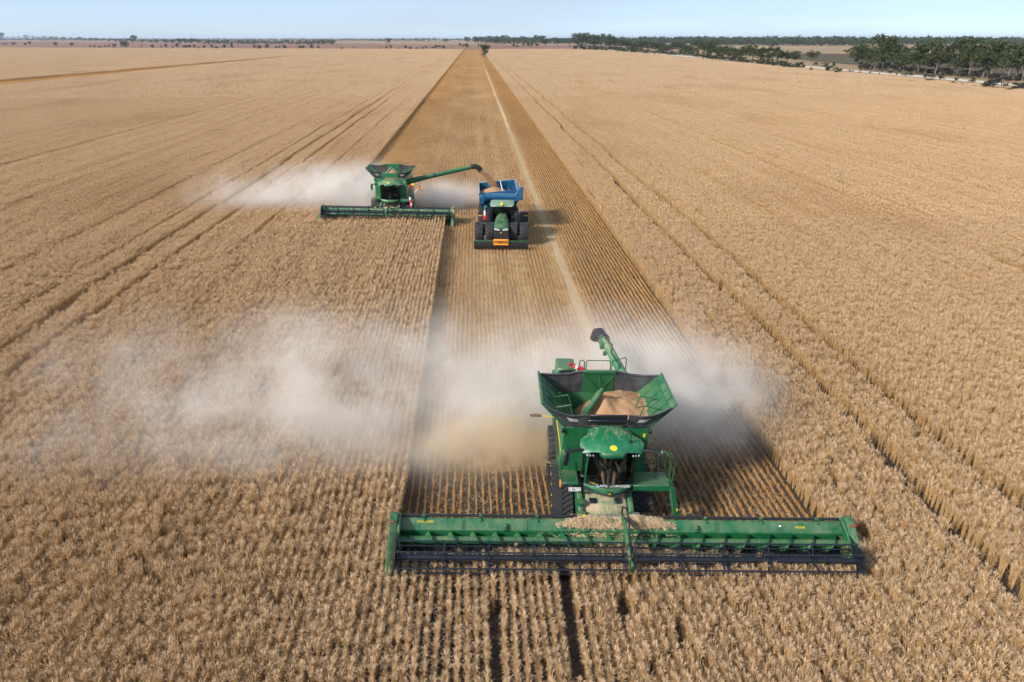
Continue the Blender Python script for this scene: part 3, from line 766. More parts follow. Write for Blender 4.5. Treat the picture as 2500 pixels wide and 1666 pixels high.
    for sd in (-1, 1):
        sp_ = MB().prism([(3.19, 1.45), (3.19, 3.86), (5.75, 3.86), (6.1, 3.55), (8.5, 3.45), (8.9, 2.9), (8.7, 1.75), (7.4, 1.6), (5.6, 1.75), (4.9, 1.45)], sd * (bw - .10), sd * (bw + .02))
        S_ = sp_.build('side_panel', GRD, T, bevel=.03)
        MB().prism([(3.3, 2.62), (3.3, 2.74), (8.6, 3.18), (8.6, 2.98)], sd * (bw + .024), sd * (bw + .032)).build('yellow_stripe', YELLOW, S_)
        MB().prism([(4.2, 1.9), (4.2, 2.45), (6.5, 2.7), (6.5, 1.95)], sd * (bw + .024), sd * (bw + .034)).build('side_vent', BLACK, S_)
        for yy in (4.75, 6.9): MB().box((sd * (bw + .024), yy, 2.55), (.012, .025, 1.8)).build('panel_seam', BLACK, S_)
    MB().box((0, 7.1, 3.25), (2 * bw - .24, 2.9, .4)).build('engine_deck', GRD, T, bevel=.04)
    MB().prism([(8.5, 3.4), (8.85, 2.9), (8.85, 1.6), (8.5, 1.6)], -1.38, 1.38).build('rear_hood', GRD, T, bevel=.05)
    MB().prism([(8.86, 1.75), (9.5, 1.25), (9.5, 1.05), (8.86, 1.2)], -1.1, 1.1).build('straw_chopper', BLACK, T, bevel=.03)
    EB = MB().box((-1.12, 7.35, 3.88), (.75, 1.0, .85)).build('air_intake', GRD, T, bevel=.06)
    MB().box((-1.12, 6.83, 4.0), (.5, .04, .45)).build('intake_screen', BLACK, EB, bevel=.01)
    MB().box((-.62, 6.9, 4.15), (.24, .16, .24)).build('filter_can', STEEL, EB, bevel=.02)
    rl = MB()
    for x0, x1, y0, y1 in ((-.62, -.42, 6.8, 6.8), (-.35, .62, 6.8, 6.8), (.68, 1.3, 6.8, 7.1)):
        rl.tube([(x0, y0, 3.4), (x0, y0, 4.62), (x0 + .05, y0, 4.70), (x1 - .05, y1, 4.70), (x1, y1, 4.62), (x1, y1, 3.4)], .022, 6)
    rl.build('deck_railing', GR, T)
    # ---- grain tank
    inner = MB()
    for sd in (-1, 1): inner.slab([(sd * (bw - .12), 3.22, 3.84), (sd * (bw - .12), 5.75, 3.84), (sd * .45, 5.5, 2.7), (sd * .45, 3.4, 2.7)], .02)
    inner.slab([(-bw + .12, 5.74, 3.86), (bw - .12, 5.74, 3.86), (.45, 5.5, 2.7), (-.45, 5.5, 2.7)], .02).box((0, 4.4, 2.68), (1.0, 2.3, .03))
    GT = inner.build('grain_tank', GR, T)
    MB().box((0, 5.78, 3.5), (2 * bw - .2, .06, .75)).build('rear_tank_wall', GR, GT)
    topx, topz, bz = 2.36, 4.86, 3.88
    for sd in (-1, 1):
        A, B_ = (sd * (bw - .02), 3.05, bz), (sd * (bw - .02), 5.6, bz); Ct, Dt = (sd * topx, 5.45, topz), (sd * topx, 2.98, topz)
        EX = MB().slab([A, B_, Ct, Dt], .05).build('tank_extension', GRD, T, bevel=.01)
        rib = MB(); a, b, c, d = map(Vector, (A, B_, Ct, Dt)); nrm = (b - a).cross(d - a).normalized()
        if nrm.x * sd > 0: nrm = -nrm                                     # into the tank
        for u in (.0, .2, .4, .6, .8, 1.0):
            p0 = a.lerp(b, u); p1 = d.lerp(c, u); q0 = p0.lerp(p1, .06) + nrm * .035; q1 = p0.lerp(p1, .74) + nrm * .035
            rib.tube([q0, q1], .022, 4)
        for v in (.76, .97): rib.tube([a.lerp(d, v) + nrm * .035, b.lerp(c, v) + nrm * .035], .022, 4)
        for u in (.25, .5, .75):
            p0 = a.lerp(b, u); p1 = d.lerp(c, u); rib.tube([p0.lerp(p1, .78) + nrm * .035, p0.lerp(p1, .96) + nrm * .035], .02, 4)
        rib.build('stiffener_ribs', GRD, EX)
        for u in (.15, .45):
            p0 = a.lerp(b, u).lerp(d.lerp(c, u), .55) + nrm * .05; 
            pk = (p0.x - sd * .62, p0.y, p0.z + .12); MB().tube([p0, pk, (pk[0] - sd * .14, pk[1] - .05, pk[2] - .42)], .03, 6).build('hinge_strut', GR, EX)
    FP = MB()
    if near:
        FP.slab([(-.66, 3.00, 4.02), (.66, 3.00, 4.02), (.66, 2.86, 4.50), (-.66, 2.86, 4.50)], .07)
        FP = FP.build('front_tank_panel', BLACK, T, bevel=.02); MB().box((0, 2.86, 4.27), (1.45, .10, .06)).build('panel_rail', STEEL_D, FP, bevel=.01)
    else:
        FP.slab([(-.78, 3.00, 3.96), (.78, 3.00, 3.96), (.78, 2.86, 4.45), (-.78, 2.86, 4.45)], .06); FP = FP.build('front_tank_panel', GR, T, bevel=.02)
    BP = MB().slab([(-.60, 5.74, 3.86), (.60, 5.74, 3.86), (.60, 5.60, 4.84), (-.60, 5.60, 4.84)], .05).box((0, 5.58, 4.80), (1.26, .1, .12)).build('back_tank_panel', GR, T, bevel=.01)
    br = MB()
    for sd in (-1, 1): br.tube([(0, 5.62, 4.0), (sd * .5, 5.56, 4.6)], .012, 4)
    br.tube([(0, 5.60, 4.74), (.03, 5.5, 4.2)], .016, 5).build('panel_braces', GRD, BP)
    for sd in (-1, 1):
        for k, (ins, top_in, oute, bo, y0) in enumerate((((sd * .60, 5.72, 3.9), (sd * .60, 5.60, 4.82), (sd * 2.22, 5.42, 4.74), (sd * 1.52, 5.6, 3.92), 5.6),
                                            ((sd * .70, 3.00, 3.93), (sd * .70, 2.88, 4.47), (sd * 2.18, 2.98, 4.74), (sd * 1.48, 3.06, 3.9), 3.0))):
            i_, t_, o_, b_ = map(Vector, (ins, top_in, oute, bo)); sgn = 1 if k == 0 else -1
            def fn(u, v):
                p = i_.lerp(b_, u).lerp(t_.lerp(o_, u), v); s_ = math.sin(math.pi * u)
                return p + Vector((0, sgn * .10 * s_ * v + .012 * math.sin(u * 17 + v * 5), -.13 * s_ * v * v))
            TP = MB().grid(fn, 12, 8).build('corner_tarpaulin', TARP, T)
            MB().tube([fn(u / 10, 1.0) + Vector((0, 0, .02)) for u in range(11)], .045 if k == 0 else .028, 6).build('tarpaulin_roll', TARP, TP)
            if k == 1:
                def wn_(u, v): return fn(.30 + u * .30, .42 + v * .30) + Vector((0, -.02, .0))
                MB().grid(wn_, 4, 3).build('clear_window', PALE, TP)
    # ---- fountain auger inside the tank
    MB().cyl((-.95, 3.55, 3.75), (-.12, 4.35, 4.58), .13, .12, 16).cyl((-.16, 4.3, 4.52), (-.02, 4.42, 4.70), .11, .06, 12).build('fill_auger', GR, T)
    # ---- cab
    cab = MB()
    cab.prism([(2.9, 1.75), (2.9, 3.50), (3.09, 3.50), (3.09, 1.75)], -.80, .80)
    CAB = cab.build('cab', BLACK, T)
    def arc(u, w, yf, bulge): x = (u * 2 - 1) * w; return x, yf - bulge * (1 - (x / w) ** 2)
    fl = MB(); pts = [arc(i / 10, .84, 2.12, .30) for i in range(11)] + [(.84, 3.0), (-.84, 3.0)]; fl.prism(pts, 1.74, 1.80, 'z'); fl.build('cab_floor', SEATC, CAB)
    ap = MB()
    ap.loft([[(*arc(i / 12, .87, 2.10, .32), 2.06) for i in range(13)], [(*arc(i / 12, .885, 2.08, .36), 1.98) for i in range(13)], [(*arc(i / 12, .80, 2.10, .40), 1.86) for i in range(13)], [(*arc(i / 12, .60, 2.10, .30), 1.78) for i in range(13)]], close=False)
    AP = ap.build('cab_apron', GR, T)
    BG = MB().cyl((0, 1.70, 1.91), (0, 1.675, 1.91), .07, n=18).build('badge', BLACK, AP)
    MB().prism([(-.05, -.02), (-.035, .01), (-.02, .045), (-.008, .05), (-.01, .02), (.025, .012), (.055, -.025), (.04, -.028), (.015, -.012), (-.012, -.014), (-.028, -.03), (-.045, -.032)], 0, .006, 'y').build('leaping_deer_mark', YELLOW, BG).location = (0, 1.667, 1.91)
    ws = MB(); ws.loft([[(*arc(i / 12, .83 - .0 * j, 2.13 - .06 * j, .33), 2.06 + 1.42 * j / 6) for i in range(13)] for j in range(7)], close=False)
    WS = ws.build('windscreen', GLASS, T)
    for sd in (-1, 1):
        MB().slab([(sd * .835, 2.10, 2.0), (sd * .835, 2.95, 2.0), (sd * .835, 2.95, 3.48), (sd * .835, 1.80, 3.48)], .012).build('side_window', GLASS, CAB)
        MB().tube([(sd * .84, 2.13, 1.98), (sd * .845, 1.95, 2.8), (sd * .83, 1.78, 3.5)], .035, 6).build('cab_pillar', GR if sd < 0 else BLACK, CAB)
        MB().box((sd * .84, 2.95, 2.7), (.06, .1, 1.6)).build('cab_pillar', BLACK, CAB)
    rf = MB(); secs = []
    for yy, hw, zc, zb in ((3.09, .70, 3.84, 3.55), (2.85, .74, 3.88, 3.53), (2.60, .82, 3.87, 3.52), (2.38, 1.06, 3.83, 3.50), (2.15, 1.11, 3.78, 3.49), (1.95, 1.09, 3.71, 3.48), (1.78, 1.04, 3.64, 3.47), (1.72, 1.0, 3.57, 3.47)):
        top = []
        for i in range(13):
            q = abs(i / 6 - 1); front = yy < 2.0
            top.append((-hw + 2 * hw * i / 12, yy + (.16 * q ** 2 if front else 0) - (.07 if front and q < .45 else 0), zc - .15 * q ** 3 + (.025 if q < .55 and yy > 1.9 else 0)))
        secs.append(top + [(hw * .97, top[-1][1], zb), (-hw * .97, top[0][1], zb)])
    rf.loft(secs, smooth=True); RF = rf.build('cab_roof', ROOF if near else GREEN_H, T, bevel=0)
    MB().prism([(-.48, 1.80), (-.34, 1.60), (.34, 1.60), (.48, 1.80)], 3.38, 3.58, 'z').build('roof_visor', GRD if near else GREEN_H, RF, bevel=.04)
    EM = MB().grid(lambda u, v: (.125 * v * math.cos(6.2832 * u), .105 * v * math.sin(6.2832 * u), .012 * (1 - v * v)), 20, 4).build('yellow_emblem', YELLOW, RF); EM.location = (0, 1.80, 3.70); EM.rotation_euler = (R(27), 0, 0)
    for sd in (-1, 1):
        for k in range(3):
            MB().cyl((sd * (.88 - .10 * k), 1.80 - .025 * k, 3.43), (sd * (.88 - .10 * k), 1.76 - .025 * k, 3.42), .030, n=10).build('work_light', SILVER, RF)
        MB().tube([(sd * 1.02, 1.95, 3.52), (sd * 1.30, 1.86, 3.56), (sd * 1.56, 1.80, 3.52)], .055, 8).build('mirror_arm', BLACK, T)
        MI = MB().box((sd * 1.60, 1.80, 3.26), (.16, .14, .56), rot=(0, 0, R(-sd * 20))).build('mirror', BLACK, T, bevel=.04)
        MB().box((sd * 1.67, 1.83, 3.36), (.10, .17, .46)).build('mirror_shell', GR, MI, bevel=.03)
    MB().tube([(.62, 2.1, 3.78), (.62, 2.1, 4.12)], .008, 5).cyl((.62, 2.1, 3.74), (.62, 2.1, 3.81), .05, n=10).build('antenna', BLACK, RF)
    # seat, console, steering column
    SEAT = MB().box((0, 2.68, 2.20), (.52, .46, .14)).box((0, 2.92, 2.62), (.50, .12, .8)).box((0, 2.7, 1.96), (.3, .3, .35)).build('driver_seat', SEATC, CAB, bevel=.04)
    MB().cyl((0, 2.02, 1.8), (0, 2.28, 2.42), .075, .05, 10).box((0, 2.30, 2.46), (.16, .10, .12)).build('steering_column', plain('column_grey', (.09, .095, .10), .6), CAB)
    swp = [(.20 * math.cos(2 * math.pi * k / 16), 2.30 + .19 * math.sin(2 * math.pi * k / 16) * .55, 2.50 + .19 * math.sin(2 * math.pi * k / 16) * .8) for k in range(17)]
    MB().tube(swp, .016, 6).build('steering_wheel', BLACK, CAB)
    MB().box((.42, 2.6, 2.34), (.18, .5, .12)).box((.56, 2.15, 2.6), (.05, .06, .32)).box((.52, 2.75, 2.1), (.34, .4, .5)).build('armrest_console', plain('console_grey', (.055, .06, .062), .6), CAB, bevel=.02)
    # ---- platforms, ladder
    PL = MB().box((-1.27, 2.70, 2.02), (.62, .80, .06)).build('step_platform', GRD, T, bevel=.01)
    hl = MB()
    for i in range(7):
        for j in range(7): hl.cyl((-1.51 + .078 * i + (.039 if j % 2 else 0), 2.40 + .10 * j, 2.051), (-1.51 + .078 * i + (.039 if j % 2 else 0), 2.40 + .10 * j, 2.054), .024, n=7)
    tag(hl.build('grip_holes', BLACK, PL), kind='stuff')
    MB().tube([(-1.57, 3.08, 2.62), (-1.58, 3.05, 2.06), (-1.57, 2.32, 2.07), (-1.0, 2.30, 2.07)], .02, 6).build('platform_rail', GRD, PL)
    MB().tube([(-1.40, 3.08, 3.1), (-1.40, 3.02, 3.08), (-1.40, 3.02, 2.5), (-1.1, 3.02, 2.46), (-1.1, 3.02, 2.1)], .016, 6).build('grab_rail', GRD, PL)
    MB().box((-1.585, 2.42, 1.95), (.07, .16, .26)).build('side_lamp', AMBER, PL, bevel=.02)
    PR = MB().box((1.62, 2.62, 2.02), (1.30, .85, .06)).box((1.62, 2.22, 1.93), (1.30, .06, .22)).build('entry_platform', GR, T, bevel=.01)
    hl = MB()
    for i in range(15):
        for j in range(6): hl.cyl((1.06 + .08 * i + (.04 if j % 2 else 0), 2.32 + .11 * j, 2.051), (1.06 + .08 * i + (.04 if j % 2 else 0), 2.32 + .11 * j, 2.054), .022, n=7)
    tag(hl.build('grip_holes', BLACK, PR), kind='stuff')
    r2 = MB()
    r2.tube([(1.15, 2.98, 2.05), (1.15, 2.98, 2.95), (1.25, 2.98, 3.03), (1.9, 2.98, 3.03), (2.15, 2.8, 3.05), (2.24, 2.5, 2.98), (2.24, 2.30, 2.05)], .02, 6)
    r2.tube([(1.55, 2.98, 2.05), (1.55, 2.98, 2.5), (1.7, 2.98, 2.62), (1.9, 2.98, 2.5), (1.95, 2.98, 2.05)], .018, 6)
    r2.tube([(1.15, 2.98, 2.5), (2.18, 2.75, 2.5)], .015, 6); r2.tube([(2.26, 2.95, 2.05), (2.28, 2.9, 3.0), (2.32, 2.4, 3.1), (2.34, 2.25, 2.9), (2.30, 2.22, 2.1)], .02, 6)
    r2.tube([(1.9, 2.98, 3.03), (1.9, 2.98, 2.05)], .018, 6)
    r2.build('handrail', GR, PR)
    LD = MB()
    for dy in (0, .52):
        LD.prism([(2.22, 2.10), (2.34, 2.10), (2.70, .72), (2.62, .62), (2.52, .70)], 2.02 + dy * .9, 2.05 + dy * .9, 'y')
    LD = LD.build('ladder', GR, T, bevel=.006)
    for k in range(5):
        z = 1.88 - k * .28; x = 2.30 + (2.1 - z) * .24
        MB().box((x, 2.27, z), (.2, .46, .03)).build('ladder_step', GR, LD, bevel=.005)
    MB().box((2.56, 2.012, 1.16), (.05, .012, .1)).build('warning_label', YELLOW, LD)
    MB().box((1.36, 3.092, 3.55), (.07, .012, .14)).build('warning_label', YELLOW, T)
    for sd in (-1, 1): MB().box((sd * 1.55, 3.05, 3.74), (.10, .12, .16)).build('clearance_lamp', BLACK, T, bevel=.02)
    if near:                                                            # header hangs a little left of and ahead of the machine's middle
        for ch in T.children:
            if ch.name.split('.')[0] in ('header', 'reel', 'reel_arm', 'center_reel_arm', 'hydraulic_hose', 'reel_end_guard'): continue
            ch.location += Vector((.15, .17, 0))
            if ch.name.split('.')[0] in ('cab', 'cab_apron', 'windscreen', 'cab_roof', 'mirror_arm', 'mirror'): ch.location += Vector((.09, .17, .03))
    return T, hc, AP, WS, PL, H

FRONT_LOC = (4.05, 17.30, 0); FRONT_RZ = R(-2.2)
combine1, hc1, AP1, WS1, PL1, H1 = make_combine('combine_harvester', FRONT_LOC, FRONT_RZ,
    'near green combine harvester on rubber tracks, its unloading auger folded back', True, GREEN, GREEN_D, -7.25, 8.45)
# folded unloading auger of the near machine
AU = MB().tube([(1.42, 5.95, 3.75), (1.18, 6.6, 4.08), (.72, 10.0, 4.40)], [.22, .20, .175], 16).build('unloading_auger', GREEN_H, combine1)
MB().tube([(.74, 9.85, 4.40), (.68, 10.3, 4.42), (.58, 10.6, 4.28), (.50, 10.7, 3.93)], [.20, .215, .22, .21], 14).build('auger_spout', BLACK, AU)
hs = MB(); hs.tube([(1.05, 7.0, 4.36), (.85, 8.2, 4.42), (1.0, 8.8, 4.50), (.75, 9.4, 4.55), (.95, 9.6, 4.5)], .02, 6)
for k in range(3): hs.tube([(.75 + .24 * math.cos(t), 9.55 + .06 * k + .04 * math.sin(3 * t), 4.38 + .24 * math.sin(t)) for t in [2 * math.pi * q / 14 for q in range(15)]], .02, 5)
hs.build('hose_coil', BLACK, AU); MB().box((.62, 9.2, 4.30), (.18, .35, .26)).build('auger_bracket', GREEN, AU, bevel=.02); MB().box((.66, 8.6, 4.18), (.14, .2, .14)).build('auger_bracket', GREEN, AU, bevel=.02)
# fire extinguisher on the deck, spade on the left side
ext = empty('fire_extinguisher', (0, 0, 0), 0, 'red fire extinguisher strapped on the near combine rear deck', 'extinguisher')
ext.location = combine1.location; ext.rotation_euler = combine1.rotation_euler
MB().cyl((-.88, 6.7, 4.50), (-.42, 6.7, 4.31), .095, n=14).build('cylinder', RED, ext, bevel=.02)
MB().cyl((-.88, 6.7, 4.50), (-1.0, 6.7, 4.55), .05, n=10).box((-1.0, 6.67, 4.60), (.1, .05, .12)).build('valve', RED, ext); MB().cyl((-.82, 6.7, 4.475), (-.72, 6.7, 4.434), .099, n=14).build('band', WHITE, ext)
spd = empty('shovel', (0, 0, 0), 0, 'shovel sticking out of the near combine left side', 'shovel'); spd.location = combine1.location; spd.rotation_euler = combine1.rotation_euler
MB().tube([(-1.7, 3.45, 4.02), (-2.28, 3.45, 4.10)], .02, 6).build('handle', YELLOW, spd)
MB().prism([(-2.66, -.10), (-2.72, 0), (-2.66, .10), (-2.36, .11), (-2.28, .03), (-2.28, -.03), (-2.36, -.11)], 4.09, 4.11, 'z').build('blade', plain('rusty_steel', (.17, .11, .075), .7), spd).location = (0, 3.45, 0)
# lettering and plate
lettering('GAME CHANGER', .155, WHITE, WS1, (.10, 1.775, 2.16), (R(88), 0, 0), extr=.002)
lettering('X SERIES', .075, YELLOW, WS1, (-.56, 1.915, 2.17), (R(88), 0, R(-22)), extr=.002)
PLT = MB().box((-1.10, 2.20, 1.86), (.42, .015, .13), rot=(R(-12),)).build('number_plate', WHITE, PL1); lettering('J188CZ', .125, INK, PLT, (-1.10, 2.186, 1.861), (R(78), 0, 0), extr=.002)
def on_beam(x, k): return (x, 1.16 + .24 * k - .014, 1.02 + .28 * k + .012)
lettering('JOHN DEERE', .10, YELLOW, H1, on_beam(-6.1, .72), (R(49.4), 0, 0), extr=.002); lettering('HD50R', .115, YELLOW, H1, on_beam(6.75, .5), (R(49.4), 0, 0), extr=.002)
MB().box(on_beam(6.05, .62), (.08, .05, .008), rot=(R(49.4),)).build('white_sticker', WHITE, H1)

FAR_LOC = (-8.55, 64.7, 0); FAR_RZ = R(-2)
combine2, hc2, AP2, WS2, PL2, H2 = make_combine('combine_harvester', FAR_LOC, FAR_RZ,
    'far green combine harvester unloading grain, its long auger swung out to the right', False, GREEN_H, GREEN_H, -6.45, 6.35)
AU2 = MB().tube([(1.45, 4.0, 3.35), (1.75, 4.0, 3.48), (4.2, 4.15, 4.08), (8.0, 4.35, 4.95)], [.30, .27, .22, .20], 16).build('unloading_auger', GREEN, combine2)
MB().tube([(7.85, 4.34, 4.93), (8.3, 4.36, 4.99), (8.65, 4.36, 4.79), (8.8, 4.36, 4.49)], [.24, .26, .26, .24], 14).build('auger_spout', BLACK, AU2)
MB().cyl((4.15, 4.147, 4.07), (4.35, 4.155, 4.115), .245, n=16).build('auger_flange', BLACK, AU2)
for x, y, z, a in ((2.15, 2.2, 2.6, 0), (2.4, 2.1, 2.75, 50)):
    d = Vector((math.sin(R(a)), 0, math.cos(R(a)))); base = Vector((x, y, z)); tip = base + d * 1.1
    fl = empty('warning_flag', (0, 0, 0), 0, 'red and yellow warning flag on %s of the far combine ladder rail' % ('an upright pole' if a == 0 else 'an outward slanting pole'), 'flag')
    fl.location = combine2.location; fl.rotation_euler = combine2.rotation_euler
    MB().tube([base, tip], .02, 6).build('pole', STEEL, fl)
    q = base.lerp(tip, .5); w = Vector((d.z, 0, -d.x))
    MB().grid(lambda u, v: q + d * (u * .42) + w * ((v - .5) * .28) + Vector((0, .05 * math.sin(u * 6 + v * 2), 0)), 6, 3).build('red_half', RED, fl)
    MB().grid(lambda u, v: q + d * (.1 + u * .35) - Vector((0, .02, 0)) + w * ((v) * .22) + Vector((0, .05 * math.sin(u * 6 + 1), 0)), 6, 3).build('yellow_half', YELLOW, fl)
MB().tube([(2.2, 2.15, 1.0), (2.22, 2.15, 3.0)], .035, 6).tube([(2.42, 2.1, 1.0), (2.36, 2.15, 2.9)], .035, 6).build('ladder_post', BLACK, combine2)
fe2 = empty('fire_extinguisher', (0, 0, 0), 0, 'red fire extinguisher hung beside the far combine ladder', 'extinguisher'); fe2.location = combine2.location; fe2.rotation_euler = combine2.rotation_euler
MB().cyl((2.10, 2.05, 1.35), (2.10, 2.05, 2.02), .17, n=14).build('cylinder', RED, fe2, bevel=.04); MB().box((2.10, 1.87, 1.66), (.12, .02, .3)).build('label_panel', WHITE, fe2); MB().cyl((2.0, 2.05, 2.05), (2.0, 2.05, 2.3), .1, n=12).build('gauge', WHITE, fe2)

for o_ in (AU,): o_.location += Vector((.15, .17, 0))
for o_ in (ext, spd): o_.location = combine1.matrix_basis @ Vector((.15, .17, 0))
# ---- grain heaps, straw on the header, the driver
def heap(name, tr, fn, nu, nv, label, cat='grain'):
    o = MB().grid(fn, nu, nv).build(name, GRAIN); o.location = tr.location; o.rotation_euler = tr.rotation_euler
    return tag(o, label, cat, kind='stuff')
def heap1(u, v):
    x = -1.40 + 3.15 * u; y = 3.10 + 2.55 * v
    d = math.hypot(x - .10, (y - 4.45)); cone = 4.44 - (.62 if x > 0 else .62 + .5 * min(1, -x)) * d - .05 * math.sin(x * 9 + y * 4) * math.exp(-d)
    right = 4.06 + .20 * math.sin(u * 3.1) - .30 * abs(y - 4.5) * .6 if x > .2 else -9
    right = right - .25 * max(0, .9 - x) if x > .2 else -9
    left = 3.55 - .7 * max(0, -x - .3)
    z = max(cone, right, left) + .025 * math.sin(x * 13) * math.sin(y * 11)
    lim = (3.9 + (abs(x) - 1.5) / .86 * .98 if x > 1.5 else -9)
    return (x, y, max(z, lim) if z < lim + .1 else z)
heap('grain_heap', combine1, heap1, 40, 30, 'brown wheat grain heaped in the near combine open tank').location = combine1.matrix_basis @ Vector((.15, .17, 0))
def heap2(u, v):
    x = -1.45 + 2.9 * u; y = 3.2 + 2.4 * v
    return (x, y, max(3.8, 4.72 - .8 * math.hypot(x, y - 4.5)))
heap('grain_heap', combine2, heap2, 20, 16, 'cone of wheat grain showing in the far combine tank')
def straw_pile(name, tr, c, ext_, n, seed, label, hmax=.16, L=(.08, .26)):
    rs = np.random.default_rng(seed); P = Parts()
    g = np.clip(rs.normal(0, .42, (n, 2)), -1, 1); h = hmax * np.exp(-2.2 * (g ** 2).sum(1)) * rs.uniform(.15, 1, n)
    ctr = np.stack([c[0] + g[:, 0] * ext_[0], c[1] + g[:, 1] * ext_[1], c[2] + h + g[:, 1] * ext_[2]], 1)
    a = rs.uniform(0, 2 * np.pi, n); el = rs.normal(0, .35, n); d = np.stack([np.cos(a) * np.cos(el), np.sin(a) * np.cos(el), np.sin(el)], 1) * rs.uniform(L[0], L[1], n)[:, None] * .5
    sd = unit(np.cross(d, rs.normal(0, 1, (n, 3))))
    V, F = ribbons(np.stack([ctr - d, ctr + np.array([0, 0, .01]), ctr + d], 1), np.full((n, 3), .0055), sd); P.add(V, F, 0)
    o = mesh_obj(name, P.mesh(name, [M_LIT])); o.location = tr.location; o.rotation_euler = tr.rotation_euler
    return tag(o, label, 'straw', kind='stuff')
straw_pile('straw_pile', combine1, (-.55, 1.38, 1.22), (1.05, .26, .04), 5200, 1, 'loose straw piled on the header left of the center arm', .22)
straw_pile('straw_pile', combine1, (1.25, 1.38, 1.22), (1.15, .26, .04), 4600, 2, 'loose straw piled on the header right of the center arm', .20)
straw_pile('straw_on_belt', combine1, (.4, .62, .38), (4.2, .42, .06), 6500, 3, 'cut straw lying on the draper belt under the reel', .18, (.15, .45))
straw_pile('straw_wisps', combine1, (.2, 1.05, .85), (2.6, .2, .1), 260, 5, 'stray straws caught on the header back sheet', .12, (.2, .5))

def skin_person(name, tr, joints, edges, radii, root, mats, label):
    me = bpy.data.meshes.new(name); me.from_pydata(joints, edges, [])
    o = bpy.data.objects.new(name, me); C.objects.link(o); o.location = tr.location; o.rotation_euler = tr.rotation_euler
    md = o.modifiers.new('skin', 'SKIN'); md.use_smooth_shade = True
    for i, r_ in enumerate(radii): me.skin_vertices[0].data[i].radius = (r_, r_)
    me.skin_vertices[0].data[root].use_root = True
    o.modifiers.new('sub', 'SUBSURF').levels = 1; o.modifiers['sub'].render_levels = 2
    me.materials.append(mats); return tag(o, label, 'person')
J = [(0, 2.66, 2.34), (0, 2.72, 2.58), (0, 2.74, 2.82), (0, 2.73, 2.93), (0, 2.71, 3.03), (0, 2.69, 3.15),          # pelvis..head
     (-.19, 2.73, 2.80), (-.27, 2.62, 2.56), (-.14, 2.38, 2.54), (.19, 2.73, 2.80), (.30, 2.66, 2.55), (.38, 2.45, 2.44),  # arms
     (-.12, 2.60, 2.32), (-.22, 2.24, 2.36), (-.15, 2.05, 1.98), (-.15, 2.03, 1.86), (-.16, 1.90, 1.84),
     (.12, 2.60, 2.32), (.22, 2.24, 2.36), (.16, 2.05, 1.98), (.16, 2.03, 1.86), (.17, 1.90, 1.84), (-.10, 2.30, 2.52), (.40, 2.38, 2.43)]
E_ = [(0, 1), (1, 2), (2, 3), (3, 4), (4, 5), (2, 6), (6, 7), (7, 8), (8, 22), (2, 9), (9, 10), (10, 11), (11, 23), (0, 12), (12, 13), (13, 14), (14, 15), (15, 16), (0, 17), (17, 18), (18, 19), (19, 20), (20, 21)]
RD = [.15, .15, .14, .06, .075, .09, .075, .05, .038, .075, .05, .038, .095, .075, .05, .045, .042, .095, .075, .05, .045, .042, .035, .035]
drv = skin_person('person', combine1, J, E_, RD, 0, SKIN, 'driver in shorts and teal socks seated behind the near combine windscreen')
drv_tr = drv
def part_on(o, mb, name, mat, **k): return mb.build(name, mat, o, **k)
part_on(drv, MB().cyl((0, 2.70, 2.28), (0, 2.74, 2.55), .185, .175, 14).cyl((0, 2.74, 2.55), (0, 2.75, 2.86), .175, .15, 14).cyl((-.17, 2.73, 2.82), (-.255, 2.64, 2.62), .085, .07, 10).cyl((.17, 2.73, 2.82), (.28, 2.67, 2.60), .085, .07, 10), 'shirt', SHIRT)
part_on(drv, MB().cyl((-.10, 2.62, 2.33), (-.19, 2.36, 2.36), .115, .10, 12).cyl((.10, 2.62, 2.33), (.19, 2.36, 2.36), .115, .10, 12), 'shorts', SHIRT)
for sd in (-1, 1):
    part_on(drv, MB().cyl((sd * .155, 2.05, 2.06), (sd * .155, 2.03, 1.86), .062, .058, 12).tube([(sd * .155, 2.06, 1.855), (sd * .16, 1.94, 1.84), (sd * .165, 1.86, 1.825)], [.055, .055, .035], 10), 'sock', SOCK)
part_on(drv, MB().grid(lambda u, v: (.10 * math.cos(6.283 * u) * math.sin(1.75 * v + .02), 2.71 + .105 * math.sin(6.283 * u) * math.sin(1.75 * v + .02), 3.13 + .12 * math.cos(1.75 * v)), 12, 6), 'hair', plain('brown_hair', (.05, .03, .02), .8))
bag = MB().grid(lambda u, v: (-.48 + .17 * math.cos(6.283 * u) * math.sin(3.1 * v + .02) * (1 + .2 * math.sin(12 * u)), 2.12 + .12 * math.sin(6.283 * u) * math.sin(3.1 * v + .02), 1.87 + .07 * math.cos(3.1 * v) + .015 * math.sin(25 * u + 9 * v)), 16, 8).build('cloth_bag', BAGC)
bag.location = combine1.location; bag.rotation_euler = combine1.rotation_euler; tag(bag, 'crumpled blue cloth bag on the near combine cab floor', 'bag')
for o_ in (drv, bag): o_.location = combine1.matrix_basis @ Vector((.24, .34, .03))
